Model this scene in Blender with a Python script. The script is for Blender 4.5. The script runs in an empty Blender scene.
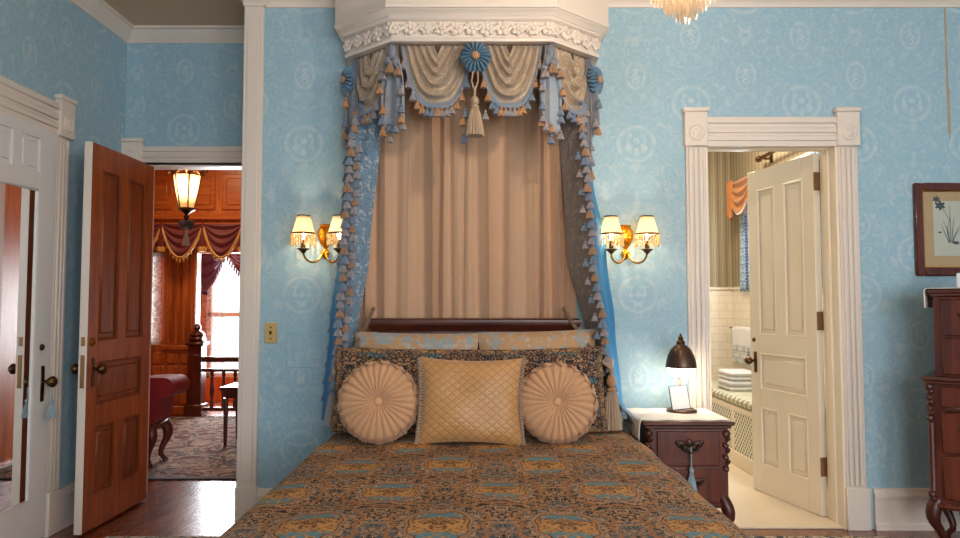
import bpy, math, random
from mathutils import Matrix, Vector
random.seed(7)
PI = math.pi
SC = bpy.context.scene
COL = SC.collection

# ------------------------------------------------------------------ camera, world, lights, exposure
cam_d = bpy.data.cameras.new('camera'); cam = bpy.data.objects.new('camera', cam_d); COL.objects.link(cam)
cam.location = (0, -4, 1.255); cam.rotation_euler = (math.radians(90 + 2.95), 0, 0)
cam_d.sensor_width = 36; cam_d.lens = 26.25; cam_d.clip_start = 0.05
SC.camera = cam
SC.view_settings.view_transform = 'Standard'; SC.view_settings.look = 'None'
SC.view_settings.gamma = 1; SC.view_settings.use_curve_mapping = False
SC.view_settings.exposure = 0.15
w = bpy.data.worlds.new('sky'); SC.world = w; w.use_nodes = True
w.node_tree.nodes['Background'].inputs[0].default_value = (0.93, 0.96, 1.0, 1)
w.node_tree.nodes['Background'].inputs[1].default_value = 3.2

def area(name, loc, rot, sx, sy, power, color, spread=180):
    d = bpy.data.lights.new(name, 'AREA'); d.shape = 'RECTANGLE'; d.size = sx; d.size_y = sy
    d.energy = power; d.color = color; d.spread = math.radians(spread)
    o = bpy.data.objects.new(name, d); COL.objects.link(o); o.location = loc
    o.rotation_euler = [math.radians(a) for a in rot]; return o
def point(name, loc, power, color, r=0.03):
    d = bpy.data.lights.new(name, 'POINT'); d.energy = power; d.color = color; d.shadow_soft_size = r
    o = bpy.data.objects.new(name, d); COL.objects.link(o); o.location = loc; return o
DAY = (0.90, 0.96, 1.0); WARM = (1.0, 0.72, 0.42)
area('daylight', (0.75, -6.12, 1.65), (90, 0, 0), 1.3, 1.9, 55, DAY)          # the two windows behind the camera
area('daylight', (2.45, -6.12, 1.65), (90, 0, 0), 1.3, 1.9, 55, DAY)
area('daylight', (2.36, 1.70, 1.77), (90, 0, 90), 1.3, 0.6, 30, DAY)           # bathroom window
area('daylight', (-3.05, 5.2, 1.2), (-90, 0, 0), 0.9, 1.6, 110, DAY)            # hall stair window
area('hall_fill_light', (-2.9, 3.0, 3.02), (0, 0, 0), 0.6, 0.6, 22, (1.0, 0.74, 0.46))  # unseen warm fill added under the hall ceiling to brighten the wood
area('bathroom_ceiling_lamp', (1.75, 1.5, 3.0), (0, 0, 0), 0.5, 0.5, 42, (1.0, 0.86, 0.68))

# ------------------------------------------------------------------ helpers
def lin(c):
    c = c / 255.0
    return c / 12.92 if c <= 0.04045 else ((c + 0.055) / 1.055) ** 2.4
def rgb(r, g, b): return (lin(r), lin(g), lin(b), 1.0)
def smooth01(t): t = max(0, min(1, t)); return t * t * (3 - 2 * t)
def interp(tab, x):
    if x <= tab[0][0]: return tab[0][1]
    for (a, va), (b, vb) in zip(tab, tab[1:]):
        if x <= b: return va + (vb - va) * smooth01((x - a) / (b - a))
    return tab[-1][1]

class MB:
    def __init__(s): s.v = []; s.f = []; s.mi = []; s.uv = []; s.M = None; s.mat = 0
    def add(s, vs, fs, uvs=None, mi=None):
        o = len(s.v)
        for i, p in enumerate(vs):
            p = Vector(p)
            if s.M is not None: p = s.M @ p
            s.v.append(p); s.uv.append(uvs[i] if uvs else (0, 0))
        for i, f in enumerate(fs):
            s.f.append([o + k for k in f]); s.mi.append(mi[i] if mi else s.mat)
        return s
    def box(s, x0, x1, y0, y1, z0, z1, b=0.0):
        if x0 > x1: x0, x1 = x1, x0
        if y0 > y1: y0, y1 = y1, y0
        if z0 > z1: z0, z1 = z1, z0
        b = min(b, (x1-x0)*.45, (y1-y0)*.45, (z1-z0)*.45)
        if b <= 0:
            vs = [(x, y, z) for z in (z0, z1) for y in (y0, y1) for x in (x0, x1)]
            return s.add(vs, [(0,2,3,1),(4,5,7,6),(0,1,5,4),(2,6,7,3),(0,4,6,2),(1,3,7,5)])
        vs = []; idx = {}
        X = (x0, x1); Y = (y0, y1); Z = (z0, z1)
        for i in (0, 1):
            for j in (0, 1):
                for k in (0, 1):
                    dx = b if i == 0 else -b; dy = b if j == 0 else -b; dz = b if k == 0 else -b
                    idx[i,j,k,'x'] = len(vs); vs.append((X[i], Y[j]+dy, Z[k]+dz))
                    idx[i,j,k,'y'] = len(vs); vs.append((X[i]+dx, Y[j], Z[k]+dz))
                    idx[i,j,k,'z'] = len(vs); vs.append((X[i]+dx, Y[j]+dy, Z[k]))
        fs = []
        def q(l, out):
            a, b_, c = [Vector(vs[t]) for t in l[:3]]
            n = (b_ - a).cross(c - a)
            fs.append(l if n.dot(Vector(out)) > 0 else l[::-1])
        for i in (0, 1):
            e = -1 if i == 0 else 1
            q([idx[i,0,0,'x'], idx[i,1,0,'x'], idx[i,1,1,'x'], idx[i,0,1,'x']], (e,0,0))
            q([idx[0,i,0,'y'], idx[1,i,0,'y'], idx[1,i,1,'y'], idx[0,i,1,'y']], (0,e,0))
            q([idx[0,0,i,'z'], idx[1,0,i,'z'], idx[1,1,i,'z'], idx[0,1,i,'z']], (0,0,e))
            for j in (0, 1):
                g = -1 if j == 0 else 1
                q([idx[i,j,0,'x'], idx[i,j,1,'x'], idx[i,j,1,'y'], idx[i,j,0,'y']], (e,g,0))
                q([idx[i,0,j,'x'], idx[i,1,j,'x'], idx[i,1,j,'z'], idx[i,0,j,'z']], (e,0,g))
                q([idx[0,i,j,'y'], idx[1,i,j,'y'], idx[1,i,j,'z'], idx[0,i,j,'z']], (0,e,g))
                for k in (0, 1):
                    h = -1 if k == 0 else 1
                    q([idx[i,j,k,'x'], idx[i,j,k,'y'], idx[i,j,k,'z']], (e,g,h))
        return s.add(vs, fs)
    def tube(s, pts, r, n=8, sy=1.0):
        pts = [Vector(p) for p in pts]; m = len(pts)
        rs = r if isinstance(r, (list, tuple)) else [r] * m
        vs = []; prev = None
        for i, p in enumerate(pts):
            t = (pts[min(i+1, m-1)] - pts[max(i-1, 0)]).normalized()
            if prev is None:
                a = Vector((0, 0, 1)) if abs(t.z) < 0.9 else Vector((1, 0, 0))
                u = t.cross(a).normalized()
            else:
                u = (prev - t * prev.dot(t)).normalized()
            prev = u; v = t.cross(u)
            for k in range(n):
                a = 2 * PI * k / n
                vs.append(p + (u * math.cos(a) + v * math.sin(a) * sy) * rs[i])
        fs = []
        for i in range(m - 1):
            for k in range(n):
                a = i*n + k; b = i*n + (k+1) % n
                fs.append((a, b, b+n, a+n))
        fs.append(tuple(range(n))[::-1]); fs.append(tuple((m-1)*n + k for k in range(n)))
        return s.add(vs, fs)
    def lathe(s, prof, c=(0,0,0), n=16, flute=0, fl=0.0, caps=True, R=None):
        vs = []; m = len(prof)
        for r, z in prof:
            for k in range(n):
                a = 2*PI*k/n; rr = r * (1 + (fl*math.cos(flute*a) if flute else 0))
                p = Vector((rr*math.cos(a), rr*math.sin(a), z))
                if R is not None: p = R @ p
                vs.append(Vector(c) + p)
        fs = []
        for i in range(m-1):
            for k in range(n):
                a = i*n+k; b = i*n+(k+1) % n
                fs.append((a, b, b+n, a+n))
        if caps:
            fs.append(tuple(range(n))[::-1]); fs.append(tuple((m-1)*n+k for k in range(n)))
        return s.add(vs, fs)
    def ell(s, c, r, nu=10, nv=6, R=None):
        prof = [(math.sin(PI*(0.02+0.96*i/nv)), -math.cos(PI*(0.02+0.96*i/nv))) for i in range(nv+1)]
        vs = []
        for q, z in prof:
            for k in range(nu):
                a = 2*PI*k/nu
                p = Vector((r[0]*q*math.cos(a), r[1]*q*math.sin(a), r[2]*z))
                if R is not None: p = R @ p
                vs.append(Vector(c)+p)
        fs = []
        for i in range(nv):
            for k in range(nu):
                a = i*nu+k; b = i*nu+(k+1) % nu
                fs.append((a, b, b+nu, a+nu))
        fs.append(tuple(range(nu))[::-1]); fs.append(tuple(nv*nu+k for k in range(nu)))
        return s.add(vs, fs)
    def grid(s, fn, nu, nv, uvf=None, mif=None):
        vs = []; uv = []; fs = []; mi = []
        for j in range(nv+1):
            for i in range(nu+1):
                u, v = i/nu, j/nv
                vs.append(fn(u, v)); uv.append(uvf(u, v) if uvf else (u, v))
        for j in range(nv):
            for i in range(nu):
                a = j*(nu+1)+i
                fs.append((a, a+1, a+nu+2, a+nu+1)); mi.append(mif((i+.5)/nu, (j+.5)/nv) if mif else s.mat)
        return s.add(vs, fs, uv, mi)
    def prism(s, poly, t0, t1, ax='y'):
        n = len(poly)
        def P(a, b, t): return {'y': (a, t, b), 'x': (t, a, b), 'z': (a, b, t)}[ax]
        vs = [P(a, b, t0) for a, b in poly] + [P(a, b, t1) for a, b in poly]
        fs = [tuple(range(n)), tuple(range(2*n-1, n-1, -1))] + [(i, i+n, (i+1) % n+n, (i+1) % n) for i in range(n)]
        return s.add(vs, fs)
    def sweep(s, path, prof, closed=False):
        n = len(path); N = []
        for i in range(n):
            ns = []
            for a, b in (((i-1), i), (i, i+1)):
                if not closed and (a < 0 or b > n-1): continue
                p, q = Vector(path[a % n]), Vector(path[b % n]); d = (q-p).normalized(); ns.append(Vector((d.y, -d.x)))
            m = sum(ns, Vector((0, 0))).normalized(); N.append(m / max(0.3, m.dot(ns[0])))
        vs = []
        for i in range(n):
            for o, z in prof: vs.append((path[i][0] + N[i].x*o, path[i][1] + N[i].y*o, z))
        m = len(prof); fs = []
        for i in range(n if closed else n-1):
            for k in range(m-1):
                a = i*m+k; b = ((i+1) % n)*m+k
                fs.append((a, b, b+1, a+1))
        if not closed: fs.append(tuple(range(m))); fs.append(tuple((n-1)*m+k for k in range(m))[::-1])
        return s.add(vs, fs)
    def build(s, name, mats, parent=None, solid=0, sub=0, sharp=38, flip=True):
        off = Vector((0, 0, 0))
        if parent is not None:
            r = parent
            while r.parent: r = r.parent
            if r.name in WORLD: off = Vector(r.location)
        me = bpy.data.meshes.new(name)
        me.from_pydata([p - off for p in s.v], [], s.f)
        if not isinstance(mats, (list, tuple)): mats = [mats]
        for m in mats: me.materials.append(m)
        me.polygons.foreach_set('material_index', s.mi)
        me.polygons.foreach_set('use_smooth', [True]*len(s.f))
        ul = me.uv_layers.new(name='uv')
        vi = [0]*len(me.loops); me.loops.foreach_get('vertex_index', vi)
        fl = []
        for k in vi: fl += s.uv[k]
        ul.data.foreach_set('uv', fl)
        import bmesh
        bm = bmesh.new(); bm.from_mesh(me); bmesh.ops.recalc_face_normals(bm, faces=bm.faces); bm.to_mesh(me); bm.free()
        me.set_sharp_from_angle(angle=math.radians(sharp)); me.update()
        o = bpy.data.objects.new(name, me); COL.objects.link(o)
        if parent is not None: o.parent = parent
        if solid:
            md = o.modifiers.new('thickness', 'SOLIDIFY'); md.thickness = solid; md.offset = 0
        if sub:
            md = o.modifiers.new('smooth', 'SUBSURF'); md.levels = sub; md.render_levels = sub
        return o
WORLD = set()
def thing(name, label, cat, loc=(0,0,0), rz=0.0, group=None, world=True):
    o = bpy.data.objects.new(name, None); o.empty_display_size = 0.1; COL.objects.link(o)
    o.location = loc; o.rotation_euler = (0, 0, rz); o['label'] = label; o['category'] = cat
    if group: o['group'] = group
    if world: WORLD.add(o.name)
    return o
def tag(o, label, cat, group=None):
    o['label'] = label; o['category'] = cat
    if group: o['group'] = group
    return o
def struct(name, mb, mats, parent=None, **k):
    o = mb.build(name, mats, parent, **k)
    if parent is None: o['kind'] = 'structure'
    return o
def sroot(name, loc=(0,0,0), rz=0.0, world=False):
    o = bpy.data.objects.new(name, None); COL.objects.link(o); o.location = loc; o.rotation_euler = (0,0,rz); o['kind'] = 'structure'
    if world: WORLD.add(o.name)
    return o
def copy_tree(o, parent=None):
    c = o.copy(); COL.objects.link(c)
    if parent is not None: c.parent = parent
    for ch in [x for x in COL.objects if x.parent == o]: copy_tree(ch, c)
    return c
def inst(src, name, parent, loc, rz=0.0, sc=1.0):
    o = bpy.data.objects.new(name, src); COL.objects.link(o); o.parent = parent
    r = parent
    while r.parent: r = r.parent
    p = Vector(loc)
    if r.name in WORLD: p = p - Vector(r.location)
    o.location = p; o.rotation_euler = (0, 0, rz); o.scale = (sc, sc, sc); return o
def T(x, y, z): return Matrix.Translation((x, y, z))
def RX(a): return Matrix.Rotation(a, 4, 'X')
def RY(a): return Matrix.Rotation(a, 4, 'Y')
def RZ(a): return Matrix.Rotation(a, 4, 'Z')

# ------------------------------------------------------------------ materials
class G:
    def __init__(s, name):
        s.m = bpy.data.materials.new(name); s.m.use_nodes = True; s.t = s.m.node_tree
        s.b = s.t.nodes['Principled BSDF']; s.out = s.t.nodes['Material Output']
    def put(s, sock, v):
        if isinstance(v, bpy.types.NodeSocket): s.t.links.new(v, sock)
        elif v is not None:
            try: sock.default_value = v
            except Exception: sock.default_value = tuple(v)[:3]
    def nd(s, typ, ins=None, out=0, **props):
        n = s.t.nodes.new('ShaderNode' + typ)
        for k, v in props.items(): setattr(n, k, v)
        for k, v in (ins or {}).items(): s.put(n.inputs[k], v)
        return n.outputs[out]
    def ma(s, op, a, b=None, c=None):
        n = s.t.nodes.new('ShaderNodeMath'); n.operation = op; s.put(n.inputs[0], a)
        if b is not None: s.put(n.inputs[1], b)
        if c is not None: s.put(n.inputs[2], c)
        return n.outputs[0]
    def obj(s): return s.nd('TexCoord', out='Object')
    def uv(s): return s.nd('TexCoord', out='UV')
    def sep(s, v):
        n = s.t.nodes.new('ShaderNodeSeparateXYZ'); s.put(n.inputs[0], v); return n.outputs
    def comb(s, x, y, z=0.0): return s.nd('CombineXYZ', {0: x, 1: y, 2: z})
    def scale(s, v, k): return s.nd('Mapping', {'Vector': v, 'Scale': k if isinstance(k, tuple) else (k, k, k)})
    def noise(s, v, sc, det=2, dist=0.0, rough=.5): return s.nd('TexNoise', {'Vector': v, 'Scale': sc, 'Detail': det, 'Distortion': dist, 'Roughness': rough}, out='Fac')
    def mix(s, f, a, b):
        n = s.t.nodes.new('ShaderNodeMix'); n.data_type = 'RGBA'; s.put(n.inputs[0], f); s.put(n.inputs[6], a); s.put(n.inputs[7], b); return n.outputs[2]
    def band(s, v, c, wd, soft=None):       # 1 where |v-c|<wd
        d = s.ma('ABSOLUTE', s.ma('SUBTRACT', v, c)); soft = soft or wd * .5
        return s.ss(d, wd + soft, wd - soft)
    def ss(s, v, a, b):                     # smoothstep from a (0) to b (1)
        n = s.t.nodes.new('ShaderNodeMapRange'); n.interpolation_type = 'SMOOTHSTEP'
        s.put(n.inputs[0], v); n.inputs[1].default_value = a; n.inputs[2].default_value = b; n.inputs[3].default_value = 0; n.inputs[4].default_value = 1
        return n.outputs[0]
    def rep(s, v, per, off=0.0):            # centred repeat
        return s.ma('MULTIPLY', s.ma('SUBTRACT', s.ma('FRACT', s.ma('ADD', s.ma('DIVIDE', s.ma('SUBTRACT', v, off), per), 0.5)), 0.5), per)
    def hyp(s, a, b, ka=1.0, kb=1.0):
        a = s.ma('DIVIDE', a, ka); b = s.ma('DIVIDE', b, kb)
        return s.ma('SQRT', s.ma('ADD', s.ma('MULTIPLY', a, a), s.ma('MULTIPLY', b, b)))
    def mul(s, a, b): return s.ma('MULTIPLY', a, b)
    def mx(s, a, b): return s.ma('MAXIMUM', a, b)
    def halfdrop(s, p, q, pu, pv, p0=0., q0=0.):
        t = s.ma('ADD', s.ma('DIVIDE', s.ma('SUBTRACT', p, p0), pu), .5)
        odd = s.ma('MULTIPLY', s.ma('FRACT', s.ma('MULTIPLY', s.ma('FLOOR', t), .5)), 2.0)
        du = s.mul(s.ma('SUBTRACT', s.ma('FRACT', t), .5), pu)
        dv = s.rep(s.ma('ADD', q, s.mul(odd, pv * .5)), pv, q0)
        return du, dv
    def fin(s, color=None, rough=.5, metal=0., bump=None, bs=.3, bd=.01, **kw):
        if color is not None: s.put(s.b.inputs['Base Color'], color)
        s.put(s.b.inputs['Roughness'], rough); s.put(s.b.inputs['Metallic'], metal)
        for k, v in kw.items(): s.put(s.b.inputs[k.replace('_', ' ')], v)
        if bump is not None:
            s.put(s.b.inputs['Normal'], s.nd('Bump', {'Height': bump, 'Strength': bs, 'Distance': bd}))
        return s.m

def simple(name, c, rough=.5, metal=0., var=.12, vs=9., bump=0., bsc=80., **kw):
    g = G(name); o = g.obj(); n = g.noise(o, vs, 3)
    d = tuple(x * (1 - var) for x in c[:3]) + (1,); e = tuple(min(1, x * (1 + var)) for x in c[:3]) + (1,)
    return g.fin(g.mix(n, d, e), rough, metal, g.noise(o, bsc, 2) if bump else None, bump, .004, **kw)
def wood(name, c1, c2, rough=.35, axis=2, sc=1.0, coat=.3):
    g = G(name); o = g.obj(); k = [14 * sc, 14 * sc, 14 * sc]; k[axis] = 1.1 * sc
    v = g.scale(o, tuple(k)); n = g.noise(v, 1.6, 5, 1.2, .6); n2 = g.noise(v, 7.0, 2)
    f = g.ss(g.ma('ADD', g.mul(n, .8), g.mul(n2, .25)), .3, .75)
    return g.fin(g.mix(f, c1, c2), rough, 0, n2, .06, .002, Coat_Weight=coat, Coat_Roughness=.25)

def wallpaper(name, ax):
    """half blue damask: ringed medallions with a cartouche above each, every second column dropped, mirrored scrollwork between"""
    g = G(name); x, y, z = g.sep(g.obj()); p = x if ax == 'x' else y
    t = g.ma('ADD', g.ma('DIVIDE', g.ma('SUBTRACT', p, 2.503), .32), .5)
    odd = g.ma('MULTIPLY', g.ma('FRACT', g.ma('MULTIPLY', g.ma('FLOOR', t), .5)), 2.0)
    du = g.mul(g.ma('SUBTRACT', g.ma('FRACT', t), .5), .32); q = g.ma('ADD', z, g.mul(odd, .235))
    dv = g.rep(q, .87, 2.42); dc = g.rep(q, .87, 2.82)
    au = g.ma('ABSOLUTE', du); r = g.hyp(du, dv, 1.0, .95); rc = g.hyp(du, dc, 1.0, 1.45)
    ring = g.mx(g.band(r, .104, .010, .009), g.mul(g.band(r, .086, .003, .004), .5))
    sv = g.comb(au, q)
    inner = g.mul(g.ss(g.noise(g.scale(sv, (34, 26, 1)), 1., 3, .6), .47, .56), g.ss(r, .082, .072))
    cart = g.mx(g.band(rc, .052, .008, .008), g.mul(g.ss(rc, .042, .032), g.ss(g.noise(g.scale(sv, 40.), 1., 2, .8), .44, .54)))
    away = g.mul(g.ss(r, .112, .128), g.ss(rc, .060, .072))
    n = g.noise(g.scale(sv, (11, 9, 1)), 1., 2, 2.2)
    scroll = g.mul(g.mx(g.band(n, .48, .020, .022), g.band(n, .60, .016, .018)), away)
    leaf = g.mul(g.ss(g.noise(g.scale(sv, (19, 14, 1)), 1., 4, 1.2), .53, .62), away)
    pat = g.mx(g.mx(g.mul(ring, .85), g.mul(inner, .8)), g.mx(g.mul(cart, .8), g.mx(g.mul(scroll, .7), g.mul(leaf, .65))))
    pat = g.mul(pat, g.ss(g.noise(g.obj(), 22., 3), .2, .65))
    base = g.mix(g.noise(g.obj(), 1.1, 2), rgb(144, 180, 197), rgb(155, 189, 206))
    return g.fin(g.mix(g.mul(pat, .62), base, rgb(206, 214, 213)), .62, 0)

def bedcloth(name, k=1.0, dark=0.0):
    g = G(name); u, v, _ = g.sep(g.uv())
    if k != 1.0: u = g.mul(u, k); v = g.mul(v, k)
    dA, vA = g.rep(u, .371, .033), g.rep(v, .76, -1.79); dB, vB = g.rep(u, .371, .033 + .1855), g.rep(v, .76, -1.79 + .38)
    sv = g.comb(g.ma('ABSOLUTE', dA), vA)
    wob = g.mul(g.ma('SUBTRACT', g.noise(g.scale(sv, 13.), 1., 1), .5), .35)
    eA = g.hyp(dA, vA, .098, .128); eB = g.hyp(dB, vB, .098, .128)
    sel = g.ma('LESS_THAN', eA, eB); dv = g.ma('ADD', g.mul(sel, vA), g.mul(g.ma('SUBTRACT', 1.0, sel), vB))
    du = g.ma('ADD', g.mul(sel, dA), g.mul(g.ma('SUBTRACT', 1.0, sel), dB))
    th = g.ma('ARCTAN2', g.ma('DIVIDE', dv, .128), g.ma('DIVIDE', du, .098))
    lob = g.ma('ADD', g.mul(g.ma('COSINE', g.mul(th, 8.0)), .045), g.mul(g.ma('COSINE', g.mul(th, 4.0)), .05))
    e = g.ma('ADD', g.mul(g.ma('MINIMUM', eA, eB), g.ma('ADD', 1.0, lob)), wob)
    sv2 = g.comb(g.ma('ABSOLUTE', du), dv)
    navy = rgb(26, 29, 38); gold = rgb(188, 128, 76); tan = rgb(184, 146, 110); teal = rgb(92, 132, 142); grey = rgb(126, 116, 108); brown = rgb(116, 76, 50)
    fn = g.noise(g.scale(sv2, 56.), 1., 3, 1.2); fn2 = g.noise(g.scale(sv2, 30.), 1., 2, 2.2)
    ground = g.mix(g.mx(g.band(fn2, .5, .032, .02), g.mul(g.ss(fn, .53, .58), .85)), navy, tan)
    ground = g.mix(g.ss(fn, .60, .66), ground, gold)
    blue = g.mul(g.ss(g.noise(g.scale(sv, (9, 7, 1)), 1., 1), .52, .6), g.ss(fn, .60, .5))
    ground = g.mix(g.mul(blue, .4), ground, rgb(92, 112, 124))
    c = g.mix(g.band(e, 1.50, .05, .025), ground, g.mix(fn, gold, brown))
    c = g.mix(g.ss(e, 1.26, 1.21), c, g.mix(g.ss(fn2, .45, .5), navy, tan))
    c = g.mix(g.ss(e, 1.14, 1.11), c, grey)
    c = g.mix(g.ss(e, 1.06, 1.02), c, gold)
    tealz = g.ss(g.ma('ABSOLUTE', dv), .055, .07)
    inner = g.mix(g.ss(fn, .44, .50), brown, rgb(196, 146, 88)); inner = g.mix(g.mul(g.band(fn2, .44, .02, .012), .8), inner, navy)
    inner = g.mix(g.mul(tealz, g.ss(fn2, .62, .5)), inner, teal)
    c = g.mix(g.ss(e, .97, .92), c, inner)
    c = g.mix(g.mul(g.band(e, .96, .02, .015), .9), c, navy)
    if dark: c = g.mix(g.mul(g.ss(fn, .56, .48), dark), c, navy)
    return g.fin(c, .85, 0, g.noise(g.scale(g.uv(), 160.), 1., 2), .25, .003, Specular_IOR_Level=.3)

def damask(name, base, fig, third, sc=1.0, th=.5):
    g = G(name); u, v, _ = g.sep(g.uv())
    du, dv = g.halfdrop(u, v, .17 * sc, .34 * sc)
    sv = g.comb(g.ma('ABSOLUTE', du), dv)
    n = g.noise(g.scale(sv, 16. / sc), 1., 2, 1.5); n2 = g.noise(g.scale(sv, 42. / sc), 1., 2)
    c = g.mix(g.ss(n, th, th + .06), base, fig); c = g.mix(g.mul(g.ss(n2, .56, .62), .8), c, third)
    return g.fin(c, .5, 0, g.noise(g.scale(g.uv(), 220.), 1., 1), .12, .002, Sheen_Weight=.3)

def cloth(name, c, rough=.75, var=.1, sheen=.3, sc=60.): return simple(name, c, rough, 0, var, sc, .12, 300., Sheen_Weight=sheen)
def emit(name, c, s):
    g = G(name); g.b.inputs['Base Color'].default_value = c; g.b.inputs['Emission Color'].default_value = c; g.b.inputs['Emission Strength'].default_value = s
    return g.m
def shade_mat(name, c, tr=.6):
    g = G(name); d = g.nd('BsdfDiffuse', {'Color': c}); t = g.nd('BsdfTranslucent', {'Color': c})
    mx = g.nd('MixShader', {0: tr, 1: d, 2: t}); g.t.links.new(mx, g.out.inputs[0]); return g.m
def pane_mat(name):
    g = G(name); t = g.nd('BsdfTransparent', {'Color': (.97, .98, .98, 1)}); q = g.nd('BsdfGlossy', {'Roughness': .02})
    mx = g.nd('MixShader', {0: .06, 1: t, 2: q}); g.t.links.new(mx, g.out.inputs[0]); return g.m
def lace_mat(name, c):
    g = G(name); d = g.nd('BsdfDiffuse', {'Color': c}); t = g.nd('BsdfTranslucent', {'Color': c}); a = g.nd('MixShader', {0: .6, 1: d, 2: t})
    o = g.uv(); n = g.noise(g.scale(o, 20.), 1., 3, 1.)
    tr = g.nd('BsdfTransparent', {}); mx = g.nd('MixShader', {0: g.ma('ADD', .45, g.mul(g.ss(n, .45, .55), .5)), 1: tr, 2: a})
    g.t.links.new(mx, g.out.inputs[0]); return g.m
def crystal_mat(name):
    g = G(name); a = g.nd('BsdfTranslucent', {'Color': (1, .86, .68, 1)}); b = g.nd('BsdfGlossy', {'Roughness': .08}); t = g.nd('BsdfTransparent', {})
    m1 = g.nd('MixShader', {0: .35, 1: a, 2: b}); m2 = g.nd('MixShader', {0: .3, 1: m1, 2: t}); g.t.links.new(m2, g.out.inputs[0]); return g.m

WP_X = wallpaper('wallpaper_damask_x', 'x'); WP_Y = wallpaper('wallpaper_damask_y', 'y')
TRIM = simple('painted_trim', rgb(226, 212, 200), .42, 0, .03, 5)
TRIMW = simple('white_door_paint', rgb(224, 220, 218), .4, 0, .03, 5)
CREAM = simple('cream_paint', rgb(236, 222, 202), .42, 0, .03, 5)
CEIL = simple('ceiling_paint', rgb(206, 180, 150), .8, 0, .04, 3)
WALLW = simple('plain_paint', rgb(170, 165, 160), .8)
def floor_mat():
    g = G('floor_boards'); x, y, z = g.sep(g.obj()); v = g.comb(y, x, z)
    br = g.t.nodes.new('ShaderNodeTexBrick'); g.put(br.inputs['Vector'], v); br.inputs['Scale'].default_value = 1
    br.inputs['Brick Width'].default_value = 1.6; br.inputs['Row Height'].default_value = .07; br.inputs['Mortar Size'].default_value = .0012
    br.inputs['Color1'].default_value = rgb(132, 66, 36); br.inputs['Color2'].default_value = rgb(104, 48, 27); br.inputs['Mortar'].default_value = rgb(48, 22, 14); br.offset = .37
    n = g.noise(g.scale(g.obj(), (40, 3, 1)), 1., 4)
    c = g.mix(g.mul(n, .5), br.outputs[0], rgb(70, 34, 20))
    return g.fin(c, g.ma('ADD', .2, g.mul(n, .14)), 0, n, .08, .002, Coat_Weight=.5, Coat_Roughness=.16)
FLOOR = floor_mat()
DOORW = wood('door_wood', rgb(122, 52, 16), rgb(172, 84, 30), .42)
DOORP = wood('door_panel_wood', rgb(100, 42, 14), rgb(142, 66, 24), .42)
HALLW = wood('hall_panelling', rgb(158, 74, 26), rgb(208, 112, 48), .36)
HALLH = wood('hall_panelling_flat', rgb(150, 70, 26), rgb(200, 106, 46), .36, axis=0)
MAHOG = wood('mahogany', rgb(58, 22, 14), rgb(98, 46, 30), .36, axis=0, coat=.5)
MAHOGV = wood('mahogany_upright', rgb(60, 18, 11), rgb(104, 40, 24), .28, coat=.5)
CARVE = simple('carved_mahogany', rgb(70, 28, 18), .35, 0, .3, 40, .3, 60)
BURL = wood('burl_mahogany', rgb(70, 24, 14), rgb(112, 48, 28), .25, axis=2, sc=.6, coat=.6)
BRASS = simple('aged_brass', rgb(176, 128, 62), .3, 1., .15, 30)
BRASSD = simple('dark_brass', rgb(96, 70, 44), .38, 1., .2, 30)
GOLD = simple('gilt', rgb(222, 160, 60), .25, 1., .15, 30)
BRONZE = simple('bronze_lamp', rgb(92, 70, 58), .38, .7, .12, 20)
BLACKM = simple('black_iron', rgb(30, 26, 24), .45, .6)
MIRROR = G('mirror_glass').fin((.86, .88, .88, 1), .02, 1.)
PANE = pane_mat('window_glass')
CURT = cloth('taupe_drape', rgb(196, 156, 124), .7, .06)
LINING = cloth('blue_lining', rgb(40, 126, 184), .6, .08, .0)
DRAPEB = damask('blue_damask', rgb(112, 152, 182), rgb(186, 200, 208), rgb(84, 110, 146), 1.0, .5)
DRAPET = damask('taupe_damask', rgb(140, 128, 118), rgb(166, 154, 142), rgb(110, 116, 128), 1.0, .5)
SWAG = damask('tan_damask', rgb(172, 146, 118), rgb(198, 178, 152), rgb(136, 142, 154), .8, .5)
SWAGB = cloth('grey_blue_trim', rgb(120, 136, 156), .7, .2)
JAB = cloth('pale_blue_lining', rgb(152, 162, 174), .65, .15, .05)
JABD = damask('jabot_damask', rgb(116, 122, 134), rgb(156, 138, 116), rgb(92, 104, 126), .6, .5)
ROSE = cloth('blue_rosette', rgb(92, 124, 148), .55, .2, .05)
TGOLD = cloth('gold_thread', rgb(172, 124, 82), .6, .25)
TMUT = cloth('faded_gold_thread', rgb(150, 114, 86), .7, .25)
TGREY = cloth('grey_thread', rgb(142, 134, 136), .7, .2)
TBLUE = cloth('blue_thread', rgb(106, 120, 140), .7, .2)
TTAN = cloth('tan_thread', rgb(166, 140, 116), .7, .15)
TLTB = cloth('pale_blue_thread', rgb(140, 160, 170), .7, .15)
SPREAD = bedcloth('medallion_brocade', 1.0); SHAM = bedcloth('medallion_brocade_small', 1.35, .85)
PILB = damask('silver_blue_damask', rgb(186, 144, 102), rgb(150, 156, 156), rgb(178, 172, 158), 1.7, .46)
PLEAT = cloth('cream_velvet', rgb(204, 156, 116), .7, .06, .2)
MATT = cloth('mattress_ticking', rgb(220, 214, 204)); DOILY = cloth('white_lace_cloth', rgb(236, 226, 214), .8, .06)
def quilt():
    g = G('gold_quilted_satin'); u, v, _ = g.sep(g.uv())
    a = g.ma('ABSOLUTE', g.rep(g.ma('ADD', g.mul(u, .8), v), .039)); b = g.ma('ABSOLUTE', g.rep(g.ma('SUBTRACT', g.mul(u, .8), v), .039))
    d = g.ma('MINIMUM', a, b)
    c = g.mix(g.ss(d, .003, .0012), g.mix(g.noise(g.uv(), 5.), rgb(186, 130, 72), rgb(204, 154, 98)), rgb(160, 116, 76))
    return g.fin(c, .42, 0, g.ss(d, 0., .012), .35, .004, Sheen_Weight=.4)
QUILT = quilt()
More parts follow.
